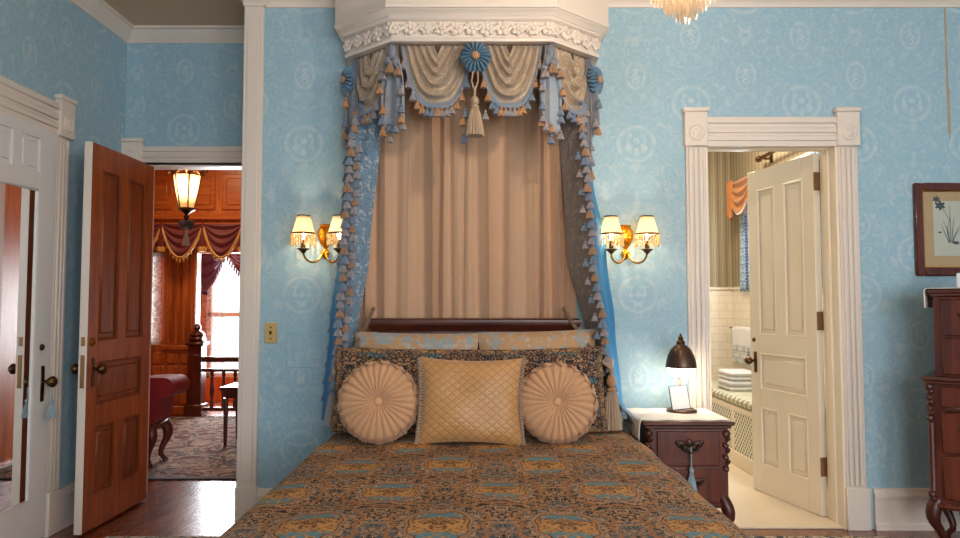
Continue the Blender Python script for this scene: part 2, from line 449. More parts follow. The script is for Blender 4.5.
BURG = cloth('burgundy_velvet', rgb(104, 32, 34), .6, .2, .1); PURP = cloth('plum_velvet', rgb(74, 36, 72), .6, .2, .1)
PULL = simple('dark_bronze_pull', rgb(74, 56, 46), .45, .8, .2, 30)
REDV = cloth('red_velvet', rgb(128, 18, 28), .6, .15, .05)
FRINGE = cloth('gold_fringe', rgb(196, 138, 62), .6, .3)
LACE = lace_mat('white_lace', (.85, .84, .8, 1)); LACEP = lace_mat('patterned_lace', (.75, .6, .55, 1))
SHADE = shade_mat('cream_lamp_shade', (.95, .84, .66, 1), .65); SHFR = shade_mat('beaded_fringe', (.86, .68, .42, 1), .5)
AMBER = simple('amber_gilt', rgb(226, 150, 36), .22, .85)
LGLASS = shade_mat('frosted_lantern_glass', (1, .92, .74, 1), .85)
BULB = emit('lit_bulb', (1, .78, .5, 1), 30); CRYST = crystal_mat('cut_crystal')
def rug_mat(name, cols, sc):
    g = G(name); o = g.obj(); x, y, z = g.sep(o); n = g.noise(g.scale(o, sc), 1., 3, 2.); n2 = g.noise(g.scale(o, sc * 3.5), 1., 2)
    c = g.mix(g.ss(n, .42, .48), cols[0], cols[1]); c = g.mix(g.band(n, .56, .03, .015), c, cols[2]); c = g.mix(g.mul(g.ss(n2, .58, .64), .8), c, cols[3])
    return g.fin(c, .95, 0, n2, .3, .006)
RUGH = rug_mat('hall_rug_wool', (rgb(92, 44, 40), rgb(164, 140, 124), rgb(60, 58, 66), rgb(186, 166, 146)), 3.4)
RUGB = rug_mat('bedroom_rug_wool', (rgb(60, 62, 66), rgb(190, 176, 158), rgb(120, 84, 66), rgb(92, 110, 108)), 12.)
RUGE = cloth('rug_binding', rgb(62, 52, 48), .9)
def tile_mat():
    g = G('white_wall_tile'); x, y, z = g.sep(g.obj())
    br = g.t.nodes.new('ShaderNodeTexBrick'); g.put(br.inputs['Vector'], g.comb(g.ma('ADD', x, y), z, 0.)); br.inputs['Scale'].default_value = 1
    br.inputs['Brick Width'].default_value = .15; br.inputs['Row Height'].default_value = .075; br.inputs['Mortar Size'].default_value = .002
    br.inputs['Color1'].default_value = rgb(232, 222, 206); br.inputs['Color2'].default_value = rgb(228, 217, 200); br.inputs['Mortar'].default_value = rgb(196, 184, 166)
    return g.fin(br.outputs[0], .2)
TILE = tile_mat()
def stripe_mat(ax):
    g = G('striped_wallpaper_' + ax); s = g.sep(g.obj()); p = s[0] if ax == 'x' else s[1]
    d = g.ma('ABSOLUTE', g.rep(p, .075)); c = g.mix(g.ss(d, .012, .016), rgb(132, 120, 98), rgb(168, 152, 122))
    return g.fin(g.mix(g.band(d, .024, .003, .002), c, rgb(116, 112, 100)), .7)
def lattice_mat():
    g = G('woven_lattice'); x, y, z = g.sep(g.obj())
    a = g.rep(g.ma('ADD', y, z), .05); b = g.rep(g.ma('SUBTRACT', y, z), .05)
    h = g.mx(g.ma('ABSOLUTE', a), g.ma('ABSOLUTE', b))
    return g.fin(g.mix(g.ss(h, .014, .0175), rgb(92, 104, 88), rgb(238, 230, 214)), .5)
def cushion_mat():
    g = G('plaid_cushion'); x, y, z = g.sep(g.obj()); d = g.ma('ABSOLUTE', g.rep(y, .09))
    c = g.mix(g.ss(d, .016, .02), rgb(150, 152, 128), rgb(222, 214, 190)); return g.fin(g.mix(g.mul(g.band(g.noise(g.obj(), 30., 2), .5, .05), .4), c, rgb(120, 140, 120)), .85)
TOWEL = cloth('white_towel', rgb(216, 216, 218), .95, .05, .3, 20.)
TOWELP = damask('blue_grey_towel', rgb(206, 204, 200), rgb(84, 98, 116), rgb(70, 82, 100), .5, .47)
BFLOOR = simple('bath_floor_stone', rgb(226, 210, 184), .35, 0, .08, 3)
CARDW = simple('white_card', rgb(250, 248, 244), .5, 0, .01)

# ------------------------------------------------------------------ the setting
def wall_rect(name, mat, ax, at, a0, a1, z0, z1, t, holes=()):
    """wall in plane ax='x' (runs along x at y=at) or 'y' (runs along y at x=at); t = thickness to the positive side; holes (a0,a1,z0,z1)"""
    mb = MB()
    def bx(p, q, r, s_):
        if q - p < 1e-4 or s_ - r < 1e-4: return
        if ax == 'x': mb.box(p, q, min(at, at+t), max(at, at+t), r, s_)
        else: mb.box(min(at, at+t), max(at, at+t), p, q, r, s_)
    cur = a0
    for h in sorted(holes):
        bx(cur, h[0], z0, z1); bx(h[0], h[1], z0, h[2]); bx(h[0], h[1], h[3], z1); cur = h[1]
    bx(cur, a1, z0, z1)
    return struct(name, mb, mat)
HC = 3.10
struct('floor', MB().box(-5.2, 3.7, -6.2, 6.4, -.08, 0), FLOOR)
struct('ceiling', MB().box(-2.45, 3.7, -6.3, .75, HC, HC + .08), CEIL)
wall_rect('wall_back', WP_X, 'x', 0, -1.365, 3.7, 0, HC, .16, [(1.307, 2.044, 0, 2.178)])
wall_rect('wall_alcove', WP_X, 'x', .62, -2.45, -1.20, 0, HC, .14, [(-2.235, -1.44, 0, 2.185)])
struct('wall_alcove_side', MB().box(-1.362, -1.20, .16, .62, 0, HC), WP_Y)
wall_rect('wall_left', WP_Y, 'y', -2.37, -6.2, .62, 0, HC, -.10, [(-1.00, -.155, 0, 2.21)])
wall_rect('wall_right', WP_Y, 'y', 3.6, -6.2, 0, 0, HC, .10)
wall_rect('wall_front', WP_X, 'x', -6.2, -2.45, 3.7, 0, HC, -.10, [(.1, 1.4, .7, 2.6), (1.8, 3.1, .7, 2.6)])

# pilaster strip on the outside corner between the bed wall and the alcove
m = MB(); m.box(-1.368, -1.254, -.022, .0, .0, 3.0, .004); m.box(-1.372, -1.25, -.028, 0, 0, .235, .004); m.box(-1.368, -1.3645, -.0, .62, 0, 2.96)
m.box(-1.345, -1.277, -.026, -.02, .26, 2.9, .003)
struct('trim_1', m, TRIM)
# crown moulding
CRP = [(0, 2.985), (.012, 2.985), (.018, 3.0), (.03, 3.01), (.05, 3.04), (.075, 3.06), (.08, 3.075), (.10, 3.08), (.10, 3.10), (0, 3.10)]
def crown(name, path): struct(name, MB().sweep(path, CRP), TRIM)
struct('trim_2', MB().sweep([(-2.37, -6.2), (-2.37, .62), (-1.365, .62), (-1.365, -.022)], [(o_*.85, HC - (HC - z_)*.78) for o_, z_ in CRP]), TRIM)
crown('trim_3', [(-1.368, -.022), (-1.25, -.022), (-1.25, -.001), (3.6, -.001), (3.6, -6.2)])
# baseboards
BBP = [(.0, 0), (.03, 0), (.03, .03), (.022, .04), (.022, .17), (.026, .175), (.026, .19), (.014, .205), (.012, .222), (0, .226)]
struct('baseboard_back', MB().sweep([(2.21, 0), (3.6, 0)], BBP), TRIM)
struct('baseboard_bed', MB().sweep([(-1.25, 0), (1.165, 0)], BBP), TRIM)
struct('baseboard_left', MB().sweep([(-2.37, -.03), (-2.37, .62), (-2.345, .62)], BBP), TRIM)
struct('baseboard_right', MB().sweep([(3.6, -.02), (3.6, -6.1)], BBP), TRIM)

def casing(name, M, x0, x1, top, side=.128, head=.15, left=True, right=True, mat=None):
    """fluted door casing with corner blocks, local frame: x along the wall, y toward the room negative, opening x0..x1"""
    m = MB(); m.M = M
    for on, a, b in ((left, x0 - side, x0 - .012), (right, x1 + .012, x1 + side)):
        if not on: continue
        m.box(a, b, -.020, 0, .23, top - .012, .003)
        wd = b - a
        for k in (0.10, .38, .64):
            m.box(a + wd * k, a + wd * (k + .22), -.030, -.018, .24, top - .02, .005)
        m.box(a - .008, b + .012, -.038, 0, 0, .235, .004)                                       # plinth
        m.box(a - .01, b + .01, -.040, 0, top - .012, top + head + .045, .004)                         # corner block
        m.box(a - .018, b + .018, -.048, 0, top + head + .045, top + head + .07, .005)
        cx = (a + b) / 2; R = RX(PI/2)
        m.lathe([(.046, 0), (.046, .006), (.040, .010), (.034, .006), (.03, .006), (.018, .012), (.008, .016), (.001, .016)], (cx, -.040, top + head * .45), 20, R=R)
        for q in range(8):
            an = q * PI / 4; m.ell((cx + .02*math.cos(an), -.048, top + head*.45 + .02*math.sin(an)), (.008, .006, .008), 6, 4)
    m.box(x0 - .012, x1 + .012, -.020, 0, top - .012, top + head, .003)
    m.box(x0 - .012, x1 + .012, -.032, 0, top + head - .02, top + head + .018, .005)
    for k in (.22, .55): m.box(x0 - .01, x1 + .01, -.029, -.018, top + head * k - .012, top + head * (k + .22) - .012, .005)
    struct(name, m, mat or TRIM)
casing('trim_4', T(0, 0, 0), 1.307, 2.044, 2.178, side=.124, head=.14)
casing('trim_5', T(0, .62, 0), -2.235, -1.44, 2.185, side=.135, head=.105, right=False)
casing('trim_6', T(-2.37, 0, 0) @ RZ(PI/2), -1.00, -.155, 2.21)
# jambs
m = MB(); m.box(1.295, 1.309, -.012, .17, 0, 2.178); m.box(2.042, 2.058, -.012, .17, 0, 2.178); m.box(1.295, 2.058, -.012, .17, 2.176, 2.19)
m.box(1.297, 1.320, .06, .115, 0, 2.175, .003); m.box(2.030, 2.05, .06, .115, 0, 2.175, .003); m.box(1.31, 2.04, .06, .115, 2.165, 2.18, .003)
struct('trim_7', m, CREAM)
m = MB(); m.box(-2.248, -2.233, .60, .77, 0, 2.185); m.box(-1.442, -1.43, .60, .77, 0, 2.185); m.box(-2.248, -1.43, .60, .77, 2.183, 2.20)
struct('trim_8', m, TRIM)
struct('trim_9', MB().box(1.31, 2.042, -.005, .17, 0, .012, .004), BFLOOR)      # pale stone threshold
# windows in the wall behind the camera
for i, x0 in enumerate((.1, 1.8)):
    r = sroot('window_%d' % (i + 1), (0, 0, 0))
    m = MB(); m.box(x0 - .1, x0, -6.2, -6.17, .6, 2.7); m.box(x0 + 1.3, x0 + 1.4, -6.2, -6.17, .6, 2.7); m.box(x0 - .1, x0 + 1.4, -6.2, -6.16, 2.6, 2.72); m.box(x0 - .12, x0 + 1.42, -6.2, -6.12, .62, .70)
    struct('window_frame', m, TRIM, r)

# ------------------------------------------------------------------ panelled doors
def knob(m, x, y, z, dy, s=1.0):
    R = RX(PI/2 if dy < 0 else -PI/2)
    m.lathe([(.010*s, 0), (.009*s, .03), (.022*s, .036), (.030*s, .05), (.030*s, .06), (.020*s, .072), (.002, .076)], (x, y, z), 14, R=R)
def door_leaf(root, w, h, wood_m, panel_m, th=.044, panels=None):
    """leaf in the root's frame: x 0 (hinge) .. w (free edge), y -th/2..th/2"""
    st = .105
    P = panels or [(st, w/2 - .05, 1.06, h - .14), (w/2 + .05, w - st, 1.06, h - .14), (st, w - st, .70, .93), (st, w/2 - .05, .20, .57), (w/2 + .05, w - st, .20, .57)]
    m = MB(); t = th / 2; e = .003
    m.box(0, st, -t, t, .012, h, e); m.box(w - st, w, -t, t, .012, h, e)
    for z0, z1 in ((.012, .20), (.57, .70), (.93, 1.06), (h - .14, h)): m.box(st, w - st, -t, t, z0, z1)
    for z0, z1 in ((.20, .57), (1.06, h - .14)): m.box(w/2 - .05, w/2 + .05, -t, t, z0, z1)
    struct('door_frame', m, wood_m, root)
    for x0, x1, z0, z1 in P:
        q = MB(); q.box(x0, x1, -t*.35, t*.35, z0, z1); q.box(x0 + .03, x1 - .03, -t*.75, t*.75, z0 + .03, z1 - .03, .010)
        for sg in (-1, 1):
            pr = [(x0, z0), (x1, z0), (x1, z1), (x0, z1)]
            for (a, b), (c, d) in zip(pr, pr[1:] + pr[:1]):
                q.tube([(a, sg*t*.78, b), (c, sg*t*.78, d)], .0085, 6)
        struct('door_panel', q, panel_m, root)
# brown door swung open into the room, hinged on the alcove's left jamb
r = tag(sroot('door_1', (-2.170, .575, 0), -PI/2 - .012), 'tall brown varnished panelled door standing open before the hall', 'door')
door_leaf(r, .715, 2.165, DOORW, DOORP)
m = MB(); m.box(.715, .718, -.0225, .0225, .012, 2.165, .001); struct('edge_strip', m, TRIM, r)['label'] = 'white painted door edge'
m = MB(); knob(m, .652, .022, .90, 1); m.box(.635, .670, .020, .026, .80, .96, .003); struct('door_knob', m, BRASSD, r)
m = MB(); knob(m, .652, -.022, .90, -1); m.box(.635, .670, -.026, -.020, .80, .96, .003); struct('door_knob', m, BRASSD, r)
m = MB(); m.lathe([(.024, 0), (.022, .008), (.008, .012), (.001, .014)], (.67, .022, 1.05), 14, R=RX(-PI/2)); struct('deadbolt', m, BRASS, r)
m = MB(); m.box(.717, .7205, -.011, .011, .80, .98, .001); m.box(.717, .7205, -.011, .011, 1.03, 1.08, .001); struct('lock_plate', m, BRASSD, r)
m = MB()
for z in (.25, 1.1, 1.93): m.tube([(-.006, -.026, z - .05), (-.006, -.026, z + .05)], .008, 8)
struct('hinge', m, simple('hinge_bronze', rgb(150, 110, 80), .45, .5, .15, 30), r)
# cream door of the bathroom, hinged right, swung in
ang = math.radians(90 + 13.3)
r = tag(sroot('door_3', (2.030, .190, 0), ang), 'cream panelled door swung open into the white tiled bathroom', 'door')
door_leaf(r, .66, 2.168, CREAM, CREAM)
m = MB(); knob(m, .605, .022, .88, 1, .9); m.box(.588, .620, .020, .026, .80, .94, .003); struct('door_knob', m, BRASSD, r)
m = MB(); knob(m, .605, -.022, .88, -1, .9); m.box(.588, .620, -.026, -.020, .80, .94, .003); struct('door_knob', m, BRASSD, r)
m = MB(); m.lathe([(.015, 0), (.013, .008), (.006, .014), (.001, .016)], (.615, .022, 1.02), 12, R=RX(-PI/2)); struct('bolt_knob', m, BRASSD, r)
for z in (.30, 1.16, 2.0):
    m = MB(); m.box(-.0035, -.0005, -.03, .022, z - .055, z + .055); m.tube([(-.006, -.028, z - .062), (-.006, -.028, z + .062)], .0085, 8)
    m.ell((-.006, -.028, z + .07), (.007, .007, .012), 8, 5); m.ell((-.006, -.028, z - .07), (.007, .007, .012), 8, 5)
    struct('hinge', m, simple('hinge_bronze', rgb(150, 110, 80), .45, .5, .15, 30), r)
# white closet door with a long mirror, left wall
r = tag(sroot('door_2', (-2.362, -.160, 0), -PI/2), 'white closet door with tall mirror pane in the left wall', 'door')
m = MB(); W = .835; t = .02
m.box(0, .145, -t, t, .012, 2.20, .003); m.box(W - .13, W, -t, t, .012, 2.20, .003); m.box(.145, W - .13, -t, t, .012, .23); m.box(.145, W - .13, -t, t, 1.87, 1.96); m.box(.145, W - .13, -t, t, 2.14, 2.20)
m.box(.145, W-.13, -.012, .0, 1.9, 2.2)
for k in (1, 2): m.box(.145 + .187*k - .03, .145 + .187*k + .03, -t, t, 1.96, 2.14)
struct('door_frame', m, TRIMW, r)
for k in range(3):
    q = MB(); x0 = .145 + .187*k + (.03 if k else 0); x1 = .145 + .187*(k+1) - (.03 if k < 2 else 0)
    q.box(x0, x1, .0, .008, 1.96, 2.14); q.box(x0 + .02, x1 - .02, .0, .015, 1.98, 2.12, .006); struct('door_panel', q, TRIMW, r)
q = MB(); q.box(.145, W - .13, 0, .012, .23, 1.87); struct('mirror_pane', q, MIRROR, r)
q = MB()
for a, b, c, d in ((.145, .157, .23, 1.87), (W - .142, W - .13, .23, 1.87), (.145, W-.13, .23, .242), (.145, W-.13, 1.858, 1.87)): q.box(a, b, .008, .022, c, d, .004)
struct('mirror_bead', q, TRIMW, r)
q = MB(); knob(q, .07, .02, .845, 1); q.box(.055, .085, .018, .025, .74, .93, .003); struct('door_knob', q, BRASSD, r)
q = MB(); q.lathe([(.018, 0), (.016, .008), (.007, .014), (.001, .016)], (.085, .02, 1.03), 12, R=RX(-PI/2)); struct('deadbolt', q, BRASSD, r)

# ------------------------------------------------------------------ bathroom shell
struct('floor_bathroom', MB().box(.9, 2.45, .17, 2.85, .0, .010), BFLOOR)
struct('ceiling_bathroom', MB().box(.85, 2.6, .16, 2.95, HC, HC + .06), CEIL)
m = MB(); m.box(.9, 2.45, 2.80, 2.90, 1.43, HC); struct('wall_bath_back', m, stripe_mat('x'))
m = MB(); m.box(.9, 2.45, 2.785, 2.90, 0, 1.40); m.box(.9, 2.45, 2.772, 2.8, 1.40, 1.43, .006); struct('trim_10', m, TILE)
wall_rect('wall_bath_right', stripe_mat('y'), 'y', 2.45, .16, 2.9, 1.42, HC, .1, [(1.0, 2.42, 1.44, 2.3)])
m = MB(); m.box(2.442, 2.55, .16, 2.8, 0, 1.40); m.box(2.43, 2.55, .16, 2.8, 1.40, 1.43, .006); struct('trim_11', m, TILE)
wall_rect('wall_bath_left', stripe_mat('y'), 'y', .9, .16, 2.9, 0, HC, -.1)
r = sroot('window_3')
m = MB()
for a in (1.0, 1.67, 2.38): m.box(2.46, 2.51, a, a + .04, 1.44, 2.3)
m.box(2.46, 2.51, 1.0, 2.42, 1.44, 1.48); m.box(2.46, 2.51, 1.0, 2.42, 2.26, 2.3); struct('window_frame', m, CREAM, r)
struct('window_pane', MB().box(2.480, 2.486, 1.04, 2.38, 1.48, 2.26), PANE, r)
m = MB(); m.box(2.435, 2.452, .93, 1.0, 1.44, 2.37, .004); m.box(2.435, 2.452, 2.42, 2.49, 1.44, 2.37, .004); m.box(2.432, 2.452, .93, 2.49, 2.3, 2.39, .004); struct('trim_12', m, CREAM)

# ------------------------------------------------------------------ hall shell
HY = 4.1
wall_rect('wall_hall', HALLW, 'x', HY, -4.8, -.9, 0, HC, .12, [(-4.35, -3.66, .85, 1.80), (-3.28, -2.1, 0, 1.86)])
struct('wall_hall_left', MB().box(-4.9, -4.8, .6, 5.6, 0, HC), HALLW)
struct('wall_hall_right', MB().box(-.95, -.85, .76, 5.6, 0, HC), HALLW)
struct('wall_hall_near', MB().box(-4.9, -2.37, .66, .77, 0, HC), HALLW)
struct('ceiling_hall', MB().box(-4.9, -.85, .70, 5.6, HC, HC + .06), HALLH)
m = MB()
for k in range(6):
    x0 = -4.5 + k*.5; m.box(x0, x0 + .42, HY - .018, HY, 2.36, 2.78, .012); m.box(x0 + .05, x0 + .37, HY - .03, HY, 2.41, 2.73, .012)
m.box(-4.8, -.95, HY - .06, HY, 2.86, 3.0, .02); m.box(-4.8, -.95, HY - .09, HY, 3.0, 3.1, .02); m.box(-4.8, -.95, HY - .05, HY, 2.24, 2.31, .012)
struct('trim_13', m, HALLH)
m = MB()                                                        # fluted pier between lace window and stair opening, wainscot squares
for x0 in (-3.62, -3.53, -3.44, -3.35): m.box(x0, x0 + .065, HY - .028, HY, .80, 1.86, .012)
m.box(-3.66, -3.28, HY - .045, HY, .74, .80, .01); m.box(-4.8, -3.28, HY - .03, HY, 0, .10, .008)
for i in range(9):
    for j in range(4):
        x0 = -4.72 + i*.16; m.box(x0, x0 + .13, HY - .02, HY, .12 + j*.155, .25 + j*.155, .012)
struct('trim_14', m, HALLW)
wall_rect('wall_stair', HALLW, 'x', 5.3, -4.8, -.9, 0, HC, .1, [(-3.62, -2.5, .30, 2.0)])
r = sroot('window_4')
m = MB()
for x0, x1 in ((-3.62, -3.56), (-3.10, -3.02), (-2.56, -2.5)): m.box(x0, x1, 5.30, 5.36, .30, 2.0, .006)
for z0, z1 in ((.30, .36), (1.10, 1.16), (1.94, 2.0)): m.box(-3.62, -2.5, 5.30, 5.36, z0, z1, .006)
struct('window_frame', m, TRIM, r)
struct('window_pane', MB().box(-3.57, -2.55, 5.335, 5.341, .34, 1.97), PANE, r)
struct('window_5', MB().box(-4.35, -3.66, HY + .06, HY + .066, .85, 1.80), PANE)

# ------------------------------------------------------------------ rugs
tag(MB().box(-2.02, 2.20, -5.2, -.150, .0, .010, .004).build('bedroom_rug', RUGB), 'grey and cream patterned rug on the boards under the bed', 'rug')
R_ = thing('hall_rug', 'large faded red and cream patterned rug on the hall floor', 'rug', (-2.6, 2.4, 0))
MB().box(-4.3, -1.1, 1.16, 3.86, 0, .012, .004).build('rug_field', RUGH, R_)
m = MB()
m.box(-4.36, -1.04, 1.10, 1.165, 0, .011, .003); m.box(-4.36, -1.04, 3.855, 3.92, 0, .011, .003); m.box(-4.36, -4.295, 1.165, 3.855, 0, .011, .003); m.box(-1.105, -1.04, 1.165, 3.855, 0, .011, .003)
m.build('rug_border', RUGE, R_)

# ------------------------------------------------------------------ bed
BX = .012
bed = thing('bed', 'wide wooden bed with a dark mahogany headboard against the blue wall', 'bed', (BX, -1.1, 0))
m = MB()
m.box(-.565, .500, -.155, -.115, .95, 1.135, .006); m.build('headboard', MAHOG, bed)
m = MB(); m.sweep([(-.59, -.11), (-.59, -.155), (.52, -.155), (.52, -.11)], [(0, 1.11), (.006, 1.112), (.010, 1.122), (.022, 1.138), (.030, 1.150), (.030, 1.172), (.022, 1.18), (0, 1.184), (-.04, 1.184)])
m.box(-.585, .515, -.15, -.11, 1.12, 1.18); m.build('headboard_rail', MAHOG, bed)
m = MB(); m.box(BX - .66, BX + .66, -.16, -.12, .22, .96, .01); m.build('headboard_panel', MAHOG, bed)
for sx in (-1, 1):
    m = MB(); m.box(BX + sx*.70 - .012, BX + sx*.70 + .012, -2.1, -.1, .22, .34, .004); m.build('side_rail', MAHOG, bed)
    for y in (-.18, -2.06):
        m = MB(); m.lathe([(.03, .0105), (.035, .03), (.024, .08), (.038, .16), (.045, .22), (.045, .34)], (BX + sx*.66, y, 0), 12); m.build('leg', MAHOGV, bed)
m = MB(); m.box(BX - .72, BX + .72, -2.10, -.16, .30, .572, .05); m.build('mattress', MATT, bed)
# brocade bedspread
def spread(u, v):
    a = (u - .5) * 2.36; b = v * 2.36                            # arc lengths; b from head (0) to foot
    fl, rr = .712, .07
    def prof(d):
        if d <= fl: return d, 0.
        q = (d - fl) / (rr * PI / 2)
        if q < 1: return fl + rr*math.sin(q*PI/2), rr*(1 - math.cos(q*PI/2))
        e = d - fl - rr*PI/2; return fl + rr + e*.02, rr + e
    x, dx = prof(abs(a)); x = math.copysign(x, a)
    if b <= 1.90: y, dy = b, 0.
    else:
        y, dy = prof(b - 1.90 + fl); y = 1.90 + (y - fl)
    z = .606 - max(dx, dy) - .35*min(dx, dy)
    w_ = .006*math.sin(a*9 + b*3)*math.sin(b*7 - a*4) + .004*math.sin(a*17 + 1)*math.sin(b*13)
    if dx > rr or dy > rr:
        q = .007*math.sin(b*16 + a)* min(1, dx*3) ; x += math.copysign(q, a)
    z += w_ + .012*(1 - min(1, abs(a)/.7)**2)
    if b < .25: z -= .012*(1 - b/.25)
    return (BX + x, -.16 - y, max(z, .06))
m = MB(); m.grid(spread, 96, 96, lambda u, v: ((u-.5)*2.36 + .165, -v*2.36))
tag(m.build('bedspread', SPREAD, None, solid=.012), 'brown and navy medallion brocade bedspread spread over the bed', 'bedspread')

# ------------------------------------------------------------------ pillows
def cushion_fn(wd, ht, th, sg, pinch=.05, p=2.6, lump=0., seed=0):
    def fn(u, v):
        x, y = 2*u - 1, 2*v - 1
        e = max(0, (1 - abs(x)**p) * (1 - abs(y)**p))
        t = th * .5 * e**.5
        cx = 1 - pinch*(1 - y*y)**1.0 * 1.0; cy = 1 - pinch*(1 - x*x)
        X = x * wd/2 * cx; Z = y * ht/2 * cy
        t += lump * e * math.sin(5*x + seed)*math.sin(4*y + 2*seed)
        return (X, -sg * t, Z)
    return fn
def pillow(name, label, mat, c, wd, ht, th, lean, yaw=0., roll=0., pinch=.05, flange=0., fm=None, lump=.006, seed=0, group=None, p=2.6):
    r = thing(name, label, 'pillow', (c[0], c[1], c[2] - ht/2), yaw, group, world=False)
    M = T(0, 0, ht/2) @ RX(lean) @ RY(roll)
    m = MB(); m.M = M
    for sg in (1, -1): m.grid(cushion_fn(wd, ht, th, sg, pinch, p, lump, seed), 26, 22, lambda u, v: (u*wd + seed*.13, v*ht + seed*.21))
    b = m.build('pillow_body', mat, r)
    if flange:
        m = MB(); m.M = M
        ring = lambda k, s_: None
        def fl(u, v):
            a = u * 4; i = int(a) % 4; f = a - int(a) if a < 4 else 0
            x, y = [(-1 + 2*f, -1), (1, -1 + 2*f), (1 - 2*f, 1), (-1, 1 - 2*f)][i]
            cx = 1 - pinch*(1 - y*y); cy = 1 - pinch*(1 - x*x)
            X = x*wd/2*cx; Z = y*ht/2*cy
            k = flange*(v - .15)
            return (X + k*x*1.0, .008*math.sin(u*70)*v, Z + k*y*1.0)
        m.grid(fl, 96, 3, lambda u, v: (u*2.2, v*.1)); m.build('flange', fm or mat, r, solid=.008)
    return r, M
pillow('bed_pillow', 'silvery blue damask pillow behind the left dark sham', PILB, (-.335, -.31, .945), .66, .34, .13, -.22, 0, .015, .04, seed=1, group='silvery pillows at the headboard')
pillow('bed_pillow', 'silvery blue damask pillow behind the right dark sham', PILB, (.305, -.31, .955), .63, .34, .13, -.22, 0, -.03, .04, seed=2, group='silvery pillows at the headboard')
pillow('sham_pillow', 'dark brocade sham pillow behind the left round cushion', SHAM, (-.385, -.475, .830), .64, .37, .11, -.20, .03, .02, .03, .03, seed=3, group='dark brocade shams')
pillow('sham_pillow', 'dark brocade sham pillow behind the right round cushion', SHAM, (.290, -.475, .830), .62, .37, .11, -.20, -.03, -.03, .03, .03, seed=5, group='dark brocade shams')
r, M = pillow('square_cushion', 'square gold quilted cushion with fringed sides in the pillow row', QUILT, (-.043, -.75, .815), .48, .40, .12, -.20, 0, .015, .085, seed=0, p=3.4)
for sg in (-1, 1):
    m = MB(); m.M = M
    for k in range(30):
        y = -1 + 2*k/29.; cx = 1 - .06*(1 - y*y); X = sg*.236*cx; Z = y*.192
        m.tube([(X, 0, Z), (X + sg*.010, -.006 - .004*(k % 2), Z - .004), (X + sg*.018, .0, Z - .010)], [.005, .006, .003], 5)
    m.build('fringe', TTAN, r)
def round_cushion(label, c, R0, lean, yaw, seed):
    r = thing('round_cushion', label, 'pillow', (c[0], c[1], c[2] - R0), yaw, 'round pleated cushions', world=False)
    M = T(0, 0, R0) @ RX(lean); N = 28
    for sg, nm in ((1, 'front'), (-1, 'back')):
        m = MB(); m.M = M
        def fn(u, v):
            a = 2*PI*u; rho = v
            ph = N*a + 1.2*math.sin(3*a + seed) + 1.5*rho
            pl = .0100*min(1, rho*3)*(.35 + .65*rho)*(abs(math.sin(ph/2))*2 - 1)*(1 - smooth01((rho - .93)/.07)*.4)
            prof = .078*math.sqrt(max(0, 1 - rho**3.6)) - .030*math.exp(-(rho/.20)**2)
            rr = R0*rho*(1 + .004*math.sin(ph)*rho)
            return (rr*math.cos(a), -sg*(prof + pl*.8), rr*math.sin(a))
        m.grid(fn, 300, 16, lambda u, v: (u, v)); m.build('pleated_face', PLEAT, r)
    m = MB(); m.M = M                                           # ruched side band
    def bd(u, v):
        a = 2*PI*u; q = (v - .5)*2
        ru = .004*math.sin(41*a + 5*math.sin(7*a + seed)) * (1 - q*q) + .006*math.sin(17*a + 6*v)
        rr = R0*(.99 - .06*q*q) + ru
        return (rr*math.cos(a), q*.052, rr*math.sin(a))
    m.grid(bd, 240, 8); m.build('ruched_band', PLEAT, r)
    m = MB(); m.M = M; m.ell((0, -.056, 0), (.019, .010, .019), 14, 7); m.build('button', PLEAT, r)
round_cushion('round pleated cream cushion left of the square cushion', (-.472, -.705, .803), .189, -.20, .05, 1)
round_cushion('round pleated cream cushion right of the square cushion', (.358, -.705, .799), .186, -.22, -.05, 4)

# ------------------------------------------------------------------ canopy over the bed
XC = -.045; WE, YE, WF, YF = .70, -.18, .42, -.42; ZB = 2.625
OUT = [(XC-WE, 0), (XC-WE, YE), (XC-WF, YF), (XC+WF, YF), (XC+WE, YE), (XC+WE, 0)]
can = thing('bed_canopy', 'white half octagonal plaster canopy crown above the bed head', 'canopy', (XC, 0, ZB))
MB().sweep(OUT, [(-.035, ZB), (.004, ZB), (.006, ZB + .004), (.006, ZB + .018), (-.002, ZB + .022), (-.006, ZB + .026), (-.006, ZB + .108), (.0, ZB + .112), (.010, ZB + .116), (.014, ZB + .122), (.016, ZB + .128), (.022, ZB + .130), (.024, ZB + .136), (.036, ZB + .144), (.040, ZB + .150), (.046, ZB + .152), (.050, ZB + .158), (.058, ZB + .160), (.060, ZB + .176), (.056, ZB + .180), (.056, ZB + .36), (.07, ZB + .38), (.09, ZB + .42), (.10, HC)]).build('cornice', TRIM, can)
MB().prism([(x, y) for x, y in OUT], ZB + .004, ZB + .02, 'z').build('tester_board', CURT, can)
rnd = random.Random(3)
m = MB()
